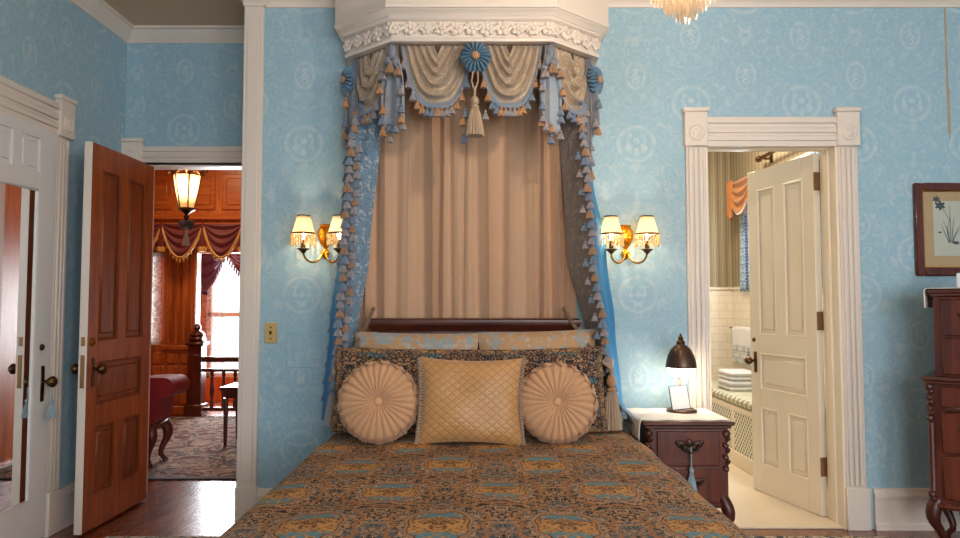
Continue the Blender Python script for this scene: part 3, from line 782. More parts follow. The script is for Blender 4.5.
def frieze(p, q, n):
    p, q = Vector(p), Vector(q); d = (q - p); L = d.length; d.normalize(); ang = math.atan2(d.y, d.x)
    for k in range(n):
        s_ = (k + .5) / n * L; pos = p + d*s_; zc = ZB + .067 + rnd.uniform(-.004, .004)
        m.M = T(pos.x, pos.y, zc) @ RZ(ang)
        if k % 2 == 0:
            R0 = rnd.uniform(.032, .040)
            for a in range(6):
                an = a*PI/3 + .3*k; m.ell((R0*.62*math.cos(an), -.005, R0*.62*math.sin(an)), (R0*.46, .010, R0*.40), 8, 5, RY(-an))
            m.ell((0, -.012, 0), (R0*.3, .010, R0*.3), 8, 5)
        else:
            for sg in (-1, 1):
                m.tube([(sg*.035, -.001, -.02*sg), (sg*.02, -.008, .016*sg), (0, -.010, .004*sg), (-sg*.012, -.008, -.012*sg), (-sg*.004, -.006, -.02*sg)], [.004, .007, .007, .006, .003], 6)
                for e in range(3):
                    an = sg*(.5 + .55*e) + k; m.ell((sg*(.012 + .011*e), -.006, .022*math.sin(an*2.1)), (.013, .007, .006), 8, 5, RY(an))
    m.M = None
frieze(OUT[1], OUT[2], 9); frieze(OUT[2], OUT[3], 21); frieze(OUT[3], OUT[4], 9)
m.build('flower_frieze', TRIM, can)

# tassel meshes ----------------------------------------------------
def tassel_mesh(name, mats, L, R0, cord=.02, seg=12):
    """hangs from the origin downwards: cord, knob (mat 0), skirt (mat 1)"""
    m = MB(); m.mat = 0
    m.tube([(0, 0, 0), (0, 0, -cord - L*.05)], R0*.14, 6)
    m.ell((0, 0, -cord - L*.12), (R0*.48, R0*.48, L*.13), 10, 6)
    m.lathe([(R0*.42, -cord - L*.24), (R0*.50, -cord - L*.27), (R0*.42, -cord - L*.31)], (0, 0, 0), 10)
    m.mat = 1
    m.lathe([(R0*.38, -cord - L*.30), (R0*.60, -cord - L*.45), (R0*.82, -cord - L*.7), (R0, -cord - L), (R0*.7, -cord - L*.97)], (0, 0, 0), seg*2, seg, .10)
    o = m.build(name, mats); me = o.data; bpy.data.objects.remove(o); return me
TS = {k: tassel_mesh('tassel', mt, .046, .0185, .008) for k, mt in {'g': (TGOLD, TGOLD), 'y': (TGREY, TGREY), 'b': (TBLUE, TBLUE), 'm': (TGOLD, TGREY)}.items()}
TD = {k: tassel_mesh('tassel', mt, .054, .023, .003) for k, mt in {'g': (TGREY, TMUT), 'y': (TGREY, TGREY), 'b': (TBLUE, TBLUE)}.items()}
TBIG = tassel_mesh('tassel', (TTAN, TTAN), .205, .046, .05, 18)
THOLD = tassel_mesh('tassel', (TGOLD, TTAN), .27, .050, .03, 18)
THOLDG = tassel_mesh('tassel', (TBLUE, TGREY), .22, .046, .03, 18)
TKEY = tassel_mesh('tassel', (TLTB, TLTB), .13, .026, .10, 12)

VF, VE = YF + .055, YE + .05
val = thing('canopy_valance', 'swagged tan and blue valance with tassels hanging under the canopy', 'valance', (XC, -.2, 2.1))
def swag(p, q, zt, sag, nt, ex=2.0, folds=5, bow=.05):
    p, q = Vector(p), Vector(q); d = q - p; L = d.length; d.normalize(); n = Vector((d.y, -d.x))
    def sh(u, e): return max(0., 1 - abs(2*u - 1)**e)
    def fn(u, v):
        e = 1.25 + (ex - 1.25)*v**1.3
        wv = .10 + .90*v**.9; dep = sag*(.16 + .84*v)
        fo = 1 - 2*abs(math.sin(PI*folds*v**.9 + .2*math.sin(3*u)))**.8
        end = 1 - smooth01((v - .92)/.08)
        z = zt - .004 - dep*sh(u, e) - .010*fo*sh(u, 1.5)*end
        o = bow*sh(u, 1.6)*(.35 + .65*v) + .030*fo*(.30 + .70*sh(u, 1.4))*end*min(1, v*3 + .3)
        c = p + d*(L*(.5 + (u - .5)*wv)) + n*o
        return (c.x, c.y, z)
    m = MB(); m.grid(fn, 48, 72, lambda u, v: (u*L*1.2, v*.6), lambda u, v: 1 if v > .915 else 0)
    s_ = m.build('swag', (SWAG, SWAGB), val, solid=.006)
    cyc = 'gybmgbyg'
    for k in range(nt):
        u = .04 + .92*k/(nt - 1); c = fn(u, 1.0)
        inst(TS[cyc[(k*3 + int(L*50)) % 8]], 'tassel', s_, (c[0] + n.x*.006, c[1] + n.y*.006, c[2] + .006), rnd.uniform(0, 3))
mid = XC + .022
swag((XC - WF + .045, VF), (mid - .005, VF), ZB + .002, .345, 15, 3.2, 5, .045)
swag((mid + .005, VF), (XC + WF - .045, VF), ZB + .002, .345, 15, 3.2, 5, .045)
swag((XC - WE + .03, VE), (XC - WF + .0, VF + .0), ZB + .002, .345, 11, 3.0, 4, .035)
swag((XC + WF - .0, VF + .0), (XC + WE - .03, VE), ZB + .002, .345, 11, 3.0, 4, .035)
def jabot(c, nrm, wd, L0, L1, mats, knot=True, seed=0, tz=7):
    n = Vector(nrm).normalized(); d = Vector((-n.y, n.x, 0)); c = Vector((c[0], c[1], 0))
    def fn(u, v):
        t = u*3; tri = abs((t % 1.0)*2 - 1)
        wv = wd*(.35 + .65*smooth01(v*1.6)); x = (u - .5)*wv + .02*math.sin(9*u + seed)*v
        L = L0 + (L1 - L0)*(1 - abs(2*u - 1)) + .03*math.sin(7*u + seed)
        o = .018 + (.012 + .022*v)*tri
        q = c + d*x + n*o
        return (q.x, q.y, ZB - .01 - L*v)
    m = MB(); m.grid(fn, 30, 18, lambda u, v: (u*.5, v*.5), lambda u, v: 1 if (.22 < v and (u*3) % 1.0 > .5) else 0)
    j = m.build('jabot', mats, val, solid=.006)
    cyc = 'gbygmby'
    for k in range(tz):
        u = .04 + .92*k/(tz - 1); p = fn(u, 1.0)
        inst(TS[cyc[(k + seed) % 7]], 'tassel', j, (p[0] + n.x*.012, p[1] + n.y*.012, p[2] + .012), k)
    for k in range(5):                                              # second tier along the folded edges
        u = (.02, .98, .1, .9, .5)[k]; p = fn(u, (.55, .6, .78, .8, .86)[k])
        inst(TS['bgygb'[(k + seed) % 5]], 'tassel', j, (p[0] + n.x*.022, p[1] + n.y*.022, p[2]), k)
    if knot:
        m = MB(); q = c + n*.04
        m.ell((q.x, q.y, ZB - .05), (.026, .022, .042), 12, 7); m.ell((q.x - d.x*.02, q.y - d.y*.02, ZB - .095), (.022, .02, .03), 10, 6); m.ell((q.x + d.x*.02, q.y + d.y*.02, ZB - .10), (.02, .02, .03), 10, 6)
        m.build('knot', JABD, j)
        q = c + n*.06
        inst(TD['g'], 'tassel', j, (q.x, q.y, ZB - .10), 0, 1.25); inst(TD['g'], 'tassel', j, (q.x + d.x*.045, q.y + d.y*.045, ZB - .13), 0, 1.0); inst(TD['y'], 'tassel', j, (q.x - d.x*.045, q.y - d.y*.045, ZB - .14), 0, 1.0)
jabot((XC - WF + .02, VF), (-.38, -.92, 0), .15, .34, .50, (JABD, JAB), True, 1)
jabot((XC + WF - .02, VF), (.38, -.92, 0), .15, .34, .50, (JABD, JAB), True, 2)
jabot((XC - WE + .06, VE - .03), (-.1, -1, 0), .10, .40, .60, (JABD, JABD), False, 3)
jabot((XC + WE - .06, VE - .03), (.1, -1, 0), .10, .40, .60, (JABD, JABD), False, 4)
def rosette(c, nrm, R0):
    n = Vector(nrm).normalized(); ang = math.atan2(n.x, -n.y)
    m = MB(); m.M = T(*c) @ RZ(ang)
    def fn(u, v):
        a = 2*PI*u; pl = math.sin(18*a)
        rr = R0*v*(1 + .05*math.sin(6*a + 1)*v)
        return (rr*math.cos(a), -.014 - .014*pl*min(1, v*2) - .02*math.sin(PI*v), rr*math.sin(a))
    m.grid(fn, 200, 8); f = m.build('rosette', ROSE, val, solid=.004)
    m = MB(); m.M = T(*c) @ RZ(ang); m.ell((0, -.045, 0), (.021, .014, .021), 14, 7); m.build('button', TGOLD, f)
    return f
f = rosette((mid, VF - .075, 2.53), (0, -1, 0), .080)
rosette((XC - WE + .03, VE - .04, 2.50), (-.85, -.52, 0), .075); rosette((XC + WE - .03, VE - .04, 2.50), (.85, -.52, 0), .075)
m = MB()
for dx in (-.012, .012): m.tube([(mid + dx, VF - .02 - .085, 2.45), (mid + dx*1.4 - .004, VF - .02 - .09, 2.40), (mid - .004, VF - .02 - .09, 2.345)], .0045, 6)
m.build('cord', TTAN, val)
inst(TBIG, 'tassel', val, (mid - .004, VF - .02 - .09, 2.37))
for k, (dx, z) in enumerate(((-.05, 2.27), (-.065, 2.23), (-.045, 2.18), (-.06, 2.14), (.05, 2.26))):
    inst(TS['bgyby'[k]], 'tassel', val, (mid + dx, VF - .02 - .06, z), k)

# taupe drape on the wall behind the bed head
def back_drape(u, v):
    k = 2*PI*(u*13 + .40*math.sin(2*PI*u*2.3))
    z = 2.62 - v*2.0; a = .034*(.75 + .4*math.sin(u*23))*(.8 + .3*v)
    x = -.70 + 1.25*u + .010*math.sin(k*.5 + 2*v)
    y = -.044 + .8*a*(2*abs(math.sin(k*.5))**.8 - 1) + .004*math.sin(2*k + 1) - .012*v
    return (x, y, z)
m = MB(); m.grid(back_drape, 260, 10)
bd_ = tag(m.build('back_drape', CURT, None, solid=.004), 'pleated taupe drape hanging on the wall above the headboard', 'curtain')

def side_drape(sg, label, panel_mat, inner, front, lin_, hold, zl):
    r = thing('side_drape', label, 'curtain', (front[0][1], -.25, .62), 0, 'side drapes of the canopy')
    def yf(z): return interp([(2.10, -.34), (2.45, -.15)], z)
    def fn(u, v):
        z = 2.61 - v*(2.61 - .63); a = interp(inner, z); b = interp(front, z)
        k = u*2*PI*3.5; s_ = math.sin(k)*(.016 + .008*math.sin(3*v + u))*math.sin(PI*min(1, max(0, u*1.05)))
        return (a + (b - a)*u + s_*.5*sg, -.09 + (yf(z) + .09)*u - s_*1.1*(1 - .6*smooth01((z - 2.2)/.3)) + .02*math.sin(5*v), z)
    m = MB(); m.grid(fn, 48, 40, lambda u, v: (u*.45, v*2.3)); m.build('drape_panel', panel_mat, r, solid=.005)
    def gn(u, v):
        z = zl - v*(zl - .63); a = interp(front, z); b = interp(lin_, z)
        k = u*2*PI*1.6
        return (a + (b - a)*u, yf(z) - .005 + (.27 if z < 2.15 else .12)*u + .012*math.sin(k + 2*v), z)
    m = MB(); m.grid(gn, 20, 30, lambda u, v: (u*.3, v*2)); m.build('drape_lining', LINING, r, solid=.004)
    k = 0; z = 2.28
    while z > .70:
        x = interp(front, z)
        inst(TD['ygbygby'[k % 7]], 'tassel', r, (x + .004*math.sin(k*2.1), yf(z) - .028, z), k, 1.0 + .08*math.sin(k*1.7))
        if z < 2.15:
            if sg < 0: inst(TD['bygybgy'[k % 7]], 'tassel', r, (x - .038*sg + .006*math.sin(k), yf(z) - .012, z - .03), k, .9)
            elif k % 2 == 0: inst(TD['by'[k // 2 % 2]], 'tassel', r, (x - .034*sg, yf(z) - .010, z - .03), k, .75)
        if sg < 0 and k % 2 == 0: inst(TS['b'], 'tassel', r, (interp(lin_, z) + .006, -.10, z), k, .9)
        z -= .047; k += 1
    hb = MB(); hx, hy, hz = hold
    hb.tube([(hx - .05*sg, -.06, hz + .16), (hx - .09*sg, -.20, hz + .11), (hx - .07*sg, -.40, hz + .05), (hx, -.43, hz + .01), (hx + .03*sg, -.30, hz + .03), (hx + .04*sg, -.06, hz + .10)], .011, 8)
    t = hb.build('tieback', TTAN, r)
    inst(THOLD if sg > 0 else THOLDG, 'tassel', t, (hx, -.43, hz))
    # twisted rope from the headboard corner to the tieback
    x0 = BX - .60 if sg < 0 else .46; x1 = hx - .085*sg
    m = MB()
    for ph in (0, PI):
        m.tube([(x0 + (x1 - x0)*t_ + .006*math.sin(t_*40 + ph), -.13 - .22*t_ + .006*math.cos(t_*40 + ph), 1.24 - .22*t_**.9) for t_ in [i/24. for i in range(25)]], .008, 6)
    m.build('rope', cloth('brown_rope', rgb(122, 92, 68), .8), r)
side_drape(-1, 'blue damask drape with tassel edge left of the bed head', DRAPEB,
    [(.63, -.785), (.80, -.72), (1.12, -.676), (1.55, -.62), (2.25, -.565), (2.6, -.55)],
    [(.63, -.80), (.80, -.765), (1.12, -.735), (1.55, -.708), (2.25, -.675), (2.6, -.66)],
    [(.63, -.875), (.75, -.868), (1.12, -.836), (1.55, -.792), (2.0, -.763), (2.6, -.74)], (-.74, 0, .90), 2.02)
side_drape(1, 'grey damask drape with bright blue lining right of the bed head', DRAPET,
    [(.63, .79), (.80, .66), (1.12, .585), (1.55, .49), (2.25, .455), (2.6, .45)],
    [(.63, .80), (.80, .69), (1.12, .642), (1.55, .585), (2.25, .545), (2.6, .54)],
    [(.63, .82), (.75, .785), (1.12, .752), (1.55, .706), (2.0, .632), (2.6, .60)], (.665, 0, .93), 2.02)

# ------------------------------------------------------------------ wall sconces
def make_sconce(label):
    r = thing('wall_sconce', label, 'lamp', (0, 0, 0), 0, 'sconces beside the bed', world=False)
    m = MB()                                                        # urn shaped gilt back plate, local origin on the wall at plate centre
    prof = [(.030, .085), (.036, .078), (.030, .070), (.044, .055), (.047, .03), (.043, .0), (.030, -.028), (.016, -.045), (.010, -.055), (.022, -.068), (.026, -.085), (.018, -.10), (.006, -.115)]
    for sy in (0,):
        vs = []; n = 14
        for rr, z in prof:
            for k in range(n+1):
                a = PI*k/n; vs.append((rr*math.cos(a), -rr*.62*math.sin(a) - .002, z))
        fs = [(i*(n+1)+k, i*(n+1)+k+1, (i+1)*(n+1)+k+1, (i+1)*(n+1)+k) for i in range(len(prof)-1) for k in range(n)]
        m.add(vs, fs)
    m.box(-.012, .012, -.004, 0, -.09, .08)
    m.build('back_plate', AMBER, r)
    for sg in (-1, 1):
        m = MB(); pts = [(sg*.008, -.03, -.075)]
        for k in range(13):
            a = -PI*.05 + PI*1.1*k/12; pts.append((sg*(.056 - .044*math.cos(a)), -.035 - .075*k/12, -.085 - .052*math.sin(a)))
        m.tube(pts, .006, 8); m.ell((sg*.012, -.035, -.088), (.012, .012, .016), 8, 6)
        a_ = m.build('arm', GOLD, r)
        cx, cy = sg*.100, -.11
        m = MB(); m.lathe([(.006, -.09), (.020, -.074), (.034, -.066), (.034, -.062), (.012, -.058), (.012, -.02), (.010, -.015)], (cx, cy, 0), 14); m.build('candle_cup', BRASSD, a_)
        m = MB(); m.ell((cx, cy, .012), (.012, .012, .022), 10, 7); m.build('bulb', BULB, r)
        m = MB(); m.lathe([(.064, .020), (.062, .024), (.052, .055), (.042, .09), (.036, .118)], (cx, cy, 0), 24, caps=False); s_ = m.build('lamp_shade', SHADE, r, solid=.002)
        m = MB(); m.lathe([(.037, .117), (.0385, .120), (.037, .124)], (cx, cy, 0), 24, caps=False); m.lathe([(.064, .016), (.067, .021), (.064, .027)], (cx, cy, 0), 24, caps=False)
        m.build('shade_trim', BRASSD, s_)
        m = MB()
        for k in range(26):
            a = 2*PI*k/26; x, y = cx + .066*math.cos(a), cy + .066*math.sin(a); q = .045 + .012*(k % 2)
            m.tube([(x, y, .018), (x*1.0, y, .018 - q)], .0032, 5); m.ell((x, y, .018 - q*.5), (.0065, .0065, .009), 6, 4); m.ell((x, y, .018 - q), (.006, .006, .010), 6, 4)
        m.build('beaded_fringe', SHFR, s_)
    return r
sl = make_sconce('gilt two arm wall sconce with lit fringed shades left of the canopy drapes')
sl.location = (-.885, 0, 1.632)
sr = copy_tree(sl); sr.location = (.832, 0, 1.628); sr['label'] = 'gilt two arm wall sconce with lit fringed shades between canopy drapes and bathroom door'
for o, xx in ((sl, -.885), (sr, .832)):
    for sg in (-1, 1): point('sconce_bulb', (xx + sg*.10, -.11, o.location.z + .055), 3.2, WARM, .014)

# switch plate
s_ = thing('light_switch', 'brass light switch plate on the blue wall left of the bed', 'switch', (-1.19, 0, 1.096), 0)
MB().box(-1.226, -1.154, -.007, 0, 1.038, 1.154, .003).build('wall_plate', simple('satin_brass', rgb(206, 172, 112), .5, .35, .08, 20), s_)
MB().box(-1.196, -1.184, -.016, -.006, 1.088, 1.108, .002).build('toggle', BRASSD, s_)
for z in (1.064, 1.128): MB().ell((-1.19, -.008, z), (.005, .003, .005), 8, 4).build('screw', BRASSD, s_)
a_ = thing('wall_panel', 'faint papered access panel in the wall beside the bed drapes', 'panel', (-1.0, 0, .99), 0)
MB().box(-1.10, -.90, -.005, 0, .90, 1.10, .003).build('panel_board', WP_X, a_)

# ------------------------------------------------------------------ nightstand and what stands on it
def cabriole(m, x, y, z0, z1, ox, oy, r=.03):
    pts = []; rs = []
    for k in range(13):
        t = k/12.; z = z1 + (z0 - z1)*t
        b = .038*math.sin(PI*min(1, t*1.7))*(1 if t < .59 else 0) if t < .59 else -.022*math.sin(PI*(t - .59)/.41)
        if t > .9: b = .012*(t - .9)*20
        pts.append((x + ox*b, y + oy*b, z)); rs.append(r*(1.15 + .25*math.sin(PI*min(1, t*2)) - .72*t + (.28 if t > .92 else 0)))
    m.tube(pts, rs, 10)
    for p in m.v:
        if p.z < z0 + .006: p.z = z0
def carving(m, x, y, z, h, nx, ny, s=1.0):
    """scrolled acanthus drop on a corner"""
    for k in range(7):
        t = k/6.; sg = 1 if k % 2 else -1
        m.ell((x + nx*.006 - ny*sg*.007, y + ny*.006 + nx*sg*.007, z - h*t), (.012*s, .010*s, h*.11), 8, 5, RX(.5*sg) @ RY(.5*sg))
    m.ell((x + nx*.008, y + ny*.008, z), (.016*s, .014*s, .018*s), 8, 6); m.ell((x + nx*.006, y + ny*.006, z - h), (.010*s, .010*s, .016*s), 8, 6)
def bail(m, x, y, z, s=1.0):
    """ornate drawer pull: pierced back plate and swinging bail"""
    for sx in (-1, 1):
        m.ell((x + sx*.030*s, y - .004, z + .004*s), (.018*s, .005, .015*s), 8, 5); m.ell((x + sx*.044*s, y - .004, z + .012*s), (.010*s, .004, .008*s), 8, 5)
        m.ell((x + sx*.018*s, y - .003, z - .008*s), (.012*s, .004, .010*s), 8, 5); m.ell((x + sx*.03*s, y - .010, z + .002*s), (.006*s, .009, .006*s), 8, 5)
    m.ell((x, y - .004, z + .010*s), (.014*s, .005, .014*s), 8, 5); m.ell((x, y - .004, z - .016*s), (.012*s, .004, .012*s), 8, 5)
    m.tube([(x - .03*s, y - .016, z), (x - .022*s, y - .019, z - .018*s), (x, y - .020, z - .024*s), (x + .022*s, y - .019, z - .018*s), (x + .03*s, y - .016, z)], .0035*s, 6)
ns = thing('nightstand', 'carved mahogany nightstand right of the bed', 'nightstand', (1.03, -.27, 0))
x0, x1, y0, y1 = .835, 1.235, -.475, -.08
m = MB(); m.box(x0, x1, y0, y1, .255, .645, .006); m.box(x0 - .004, x1 + .004, y0 - .006, y1, .25, .268, .004); m.build('case', MAHOGV, ns)
m = MB(); m.box(x0 - .028, x1 + .028, y0 - .03, y1 + .02, .657, .678, .007); m.box(x0 - .015, x1 + .015, y0 - .017, y1 + .01, .642, .658, .005); m.build('top', MAHOG, ns)
for z0_, z1_ in ((.458, .630), (.278, .446)):
    m = MB(); m.box(x0 + .045, x1 - .045, y0 - .010, y0 + .01, z0_, z1_, .004)
    e = .012
    for a, b, c, d in ((x0+.06, x1-.06, z1_-.022, z1_-.018), (x0+.06, x1-.06, z0_+.018, z0_+.022), (x0+.06, x0+.064, z0_+.02, z1_-.02), (x1-.064, x1-.06, z0_+.02, z1_-.02)): m.box(a, b, y0-.0125, y0-.008, c, d)
    dr = m.build('drawer', BURL, ns)
    m = MB(); bail(m, (x0+x1)/2 + .005, y0 - .012, (z0_+z1_)/2 + .015, 1.35); m.build('drawer_pull', PULL, dr)
for sx, xx in ((-1, x0 + .012), (1, x1 - .012)):
    m = MB(); carving(m, xx, y0 + .004, .615, .17, sx*.6, -.8, 1.15); m.build('carved_drop', CARVE, ns)
    m = MB(); carving(m, xx, y0 - .004, .255, .10, sx*.8, -.6, 1.1); m.build('carved_drop', CARVE, ns)
m = MB()
m.box(x0 + .1, x1 - .1, y0 - .012, y0 + .02, .232, .262, .01); m.ell(((x0+x1)/2, y0 - .008, .24), (.06, .012, .022), 10, 6)
m.build('carved_apron', CARVE, ns)
for xx, ox in ((x0 + .028, -.7), (x1 - .028, .7)):
    for yy, oy in ((y0 + .028, -.7), (y1 - .028, .5)):
        m = MB(); cabriole(m, xx, yy, .0105 if yy < -.2 else 0.0, .30, ox, oy, .026); m.build('leg', CARVE, ns)
def runner(u, v):
    a = u*.62 - .10; y = -.075 - v*.40
    x = x0 - .03 + a
    z = .6815 + .0012*math.sin(30*u + 9*v)
    if a < 0: z = .6815 + a*1.0 - .0; x = x0 - .034 - .010*abs(math.sin(v*18))*min(1, -a*20)
    return (min(x, x1 + .012), y, z)
m = MB(); m.grid(runner, 60, 30)
tag(m.build('runner_cloth', DOILY, None, solid=.003), 'white runner cloth draped over the nightstand top', 'cloth')
lp = thing('table_lamp', 'small bronze dome lamp lit on the nightstand', 'lamp', (1.085, -.20, .684))
lx, ly, lz = 1.085, -.20, .684
MB().lathe([(.002, 0), (.080, 0), (.082, .006), (.078, .012), (.066, .016), (.064, .012), (.02, .014), (.010, .018), (.002, .02)], (lx, ly, lz), 28).build('base', BRONZE, lp)
m = MB(); m.tube([(lx + .0, ly + .03, lz + .012), (lx + .0, ly + .035, lz + .16), (lx, ly + .03, lz + .26), (lx, ly, lz + .36)], .005, 8); m.build('stem', BRASSD, lp)
m = MB(); m.lathe([(.080, .235), (.081, .240), (.078, .262), (.068, .300), (.052, .332), (.034, .350), (.022, .358), (.020, .366)], (lx, ly, lz), 32, caps=False); sh_ = m.build('lamp_shade', BRONZE, lp, solid=.003)
m = MB(); m.lathe([(.022, .36), (.024, .372), (.016, .378), (.012, .386), (.016, .394), (.008, .402), (.006, .412), (.001, .418)], (lx, ly, lz), 14); m.build('finial', BRASSD, sh_)
MB().lathe([(.074, .242), (.073, .225), (.064, .205), (.045, .190), (.02, .184), (.001, .183)], (lx, ly, lz), 24).build('diffuser', emit('lamp_diffuser', (1, .88, .70, 1), 9), lp)
sp = bpy.data.lights.new('table_lamp_bulb', 'POINT'); sp.energy = 2.2; sp.color = (1, .82, .6); sp.shadow_soft_size = .02
o = bpy.data.objects.new('table_lamp_bulb', sp); COL.objects.link(o); o.location = (lx, ly, lz + .155)
cd = thing('card', 'white upright card with dark edge leaning on the lamp stem', 'card', (1.072, -.24, .697), 0, None, world=False)
m = MB(); m.M = T(0, 0, .002) @ RY(-.10) @ RX(-.16); m.box(-.050, .050, -.003, .003, 0, .128, .001); m.build('card_back', BLACKM, cd)
m = MB(); m.M = T(0, 0, .002) @ RY(-.10) @ RX(-.16); m.box(-.046, .046, -.0045, -.0028, .004, .124); m.build('card_face', CARDW, cd)
o = bpy.data.objects.new('key_tassel', TKEY); COL.objects.link(o); o.location = (1.042, -.505, .555)
tag(o, 'pale blue tassel hanging from the upper pull of the nightstand', 'tassel')
o = bpy.data.objects.new('key_tassel', TKEY); COL.objects.link(o); o.location = (-2.285, -.235, .83); o.scale = (.9, .9, .75)
tag(o, 'grey blue tassel hanging from the knob of the white mirror door', 'tassel')

# ------------------------------------------------------------------ tall dresser set across the right corner
dr_ = thing('dresser', 'tall mahogany chest of drawers at the right edge of the photo', 'dresser', (2.28, -.40, 0), -math.radians(40), None, world=False)
Wd, Dd = .95, .42
m = MB(); m.box(0, Wd, 0, Dd, .25, .86, .006); m.box(-.012, Wd + .012, -.014, Dd, .235, .262, .008); m.build('lower_case', MAHOGV, dr_)
m = MB(); m.box(-.022, Wd + .022, -.024, Dd + .005, .872, .892, .006); m.box(-.012, Wd + .012, -.014, Dd, .855, .874, .006); m.build('ledge', MAHOG, dr_)
m = MB(); m.box(.035, Wd - .035, .02, Dd, .89, 1.30, .005); m.build('upper_case', MAHOGV, dr_)
m = MB(); m.box(.012, Wd - .012, -.006, Dd + .005, 1.315, 1.338, .010); m.box(.024, Wd - .024, .008, Dd, 1.298, 1.318, .006); m.build('top', MAHOG, dr_)
for z0_, z1_, xa, xb, yf in ((.905, 1.09, .07, Wd - .07, .02), (1.10, 1.285, .07, Wd - .07, .02), (.742, .845, .06, Wd/2 - .01, 0), (.742, .845, Wd/2 + .01, Wd - .06, 0), (.515, .728, .06, Wd - .06, 0), (.285, .50, .06, Wd - .06, 0)):
    m = MB(); m.box(xa, xb, yf - .012, yf + .01, z0_, z1_, .005)
    for a, b, c, d in ((xa+.014, xb-.014, z1_-.018, z1_-.014), (xa+.014, xb-.014, z0_+.014, z0_+.018), (xa+.014, xa+.018, z0_+.016, z1_-.016), (xb-.018, xb-.014, z0_+.016, z1_-.016)): m.box(a, b, yf-.0145, yf-.010, c, d)
    q = m.build('drawer', BURL, dr_)
    m = MB()
    for xx in ((.14 + xa, xb - .14) if xb - xa > .5 else ((xa + xb)/2 - .05,)): bail(m, xx, yf - .014, (z0_ + z1_)/2, 1.3)
    m.build('drawer_pull', PULL, q)
for xx, sx in ((.016, -1), (Wd - .016, 1)):
    m = MB(); carving(m, xx, .004, .84, .16, sx*.7, -.7, 1.25); m.build('carved_drop', CARVE, dr_)
    m = MB(); carving(m, xx, .0, .30, .12, sx*.7, -.7, 1.2); m.build('carved_drop', CARVE, dr_)
    m = MB(); m.tube([(xx, .0, .66), (xx, .0, .32)], .014, 8); m.build('corner_bead', MAHOGV, dr_)
    m = MB(); m.ell((Wd/2 + sx*.36, -.012, .735), (.05, .010, .018), 8, 5, RY(.3*sx)); m.ell((Wd/2 + sx*.32, -.012, .725), (.03, .009, .014), 8, 5); m.build('carved_leaf', CARVE, dr_)
m = MB()
m.box(.12, Wd - .12, -.01, .02, .205, .24, .012); m.ell((Wd/2, -.01, .225), (.14, .016, .035), 12, 6)
m.build('carved_apron', CARVE, dr_)
for xx, ox in ((.035, -.7), (Wd - .035, .7)):
    for yy, oy in ((.035, -.7), (Dd - .035, .3)):
        m = MB(); cabriole(m, xx, yy, 0., .28, ox, oy, .029); m.build('leg', CARVE, dr_)
RD = T(2.28, -.40, 0) @ RZ(-math.radians(40))
def runner3(u, v):
    a = u*.45 - .10; y = -.012 + v*.32
    if a >= 0: return RD @ Vector((.010 + a, y, 1.3405))
    return RD @ Vector((.004 - .004*abs(math.sin(v*20)), y, 1.3405 + a))
m = MB(); m.grid(runner3, 40, 16)
tag(m.build('runner_cloth', DOILY, None, solid=.003), 'pale cloth hanging over the left end of the tall dresser', 'cloth')
p_ = RD @ Vector((.19, .12, 1.343))
tb = thing('tissue_box', 'blue and white box standing on the tall dresser', 'box', tuple(p_), -math.radians(40), None, world=False)
m = MB(); m.box(-.055, .055, -.055, .055, 0, .075, .004); m.build('box_body', damask('blue_white_print', rgb(220, 222, 226), rgb(60, 92, 140), rgb(200, 206, 214), .3, .52), tb)
m = MB(); m.ell((0, 0, .082), (.028, .012, .03), 10, 6); m.build('tissue', TOWEL, tb)

# ------------------------------------------------------------------ framed flower print
pc = thing('framed_picture', 'framed flower print hanging on the blue wall above the dresser', 'picture', (2.66, 0, 1.42))
px0, px1, pz0, pz1 = 2.485, 2.905, 1.420, 1.955
m = MB()
for a, b, c, d in ((px0, px0 + .05, pz0, pz1), (px1 - .05, px1, pz0, pz1), (px0 + .05, px1 - .05, pz0, pz0 + .05), (px0 + .05, px1 - .05, pz1 - .05, pz1)): m.box(a, b, -.028, 0, c, d, .008)
m.build('picture_frame', MAHOGV, pc)
m = MB()
for a, b, c, d in ((px0 + .042, px0 + .052, pz0 + .042, pz1 - .042), (px1 - .052, px1 - .042, pz0 + .042, pz1 - .042), (px0 + .05, px1 - .05, pz0 + .042, pz0 + .052), (px0 + .05, px1 - .05, pz1 - .052, pz1 - .042)): m.box(a, b, -.022, -.004, c, d, .003)
m.build('gilt_slip', GOLD, pc)
MB().box(px0 + .045, px1 - .045, -.012, -.004, pz0 + .045, pz1 - .045).build('mat_board', simple('tan_mat', rgb(196, 162, 116), .8), pc)
prn = MB().box(px0 + .11, px1 - .11, -.0135, -.011, pz0 + .115, pz1 - .105).build('print', simple('print_paper', rgb(206, 204, 190), .8, 0, .03), pc)
m = MB(); cx, cz = px0 + .205, pz0 + .19
for dx, h, bend in ((-.03, .10, -.02), (-.012, .13, -.03), (.0, .22, .0), (.012, .15, .012), (.03, .11, .03), (.02, .08, .04), (-.02, .15, .02)):
    m.tube([(cx + dx*.4, -.0140, cz), (cx + dx, -.0140, cz + h*.5), (cx + dx + bend, -.0140, cz + h)], [.003, .004, .001], 5, .3)
for fx, fz, R0 in ((-.055, .215, .028), (-.075, .25, .020)):
    for k in range(6):
        a = k*PI/3 + fx*9; m.ell((cx + fx + R0*.6*math.cos(a), -.0140, cz + fz + R0*.5*math.sin(a)), (R0*.55, .0012, R0*.30), 8, 4, RY(-a))
m.tube([(cx, -.014, cz + .12), (cx - .03, -.014, cz + .18), (cx - .055, -.014, cz + .21)], .0022, 5, .3)
m.ell((cx - .06, -.014, cz + .06), (.010, .001, .006), 6, 4); m.ell((cx + .03, -.014, cz - .0), (.02, .001, .01), 6, 4)
m.build('flower_drawing', simple('botanical_ink', rgb(62, 66, 70), .8), prn)
MB().box(px0 + .046, px1 - .046, -.0185, -.017, pz0 + .046, pz1 - .046).build('glass', PANE, pc)
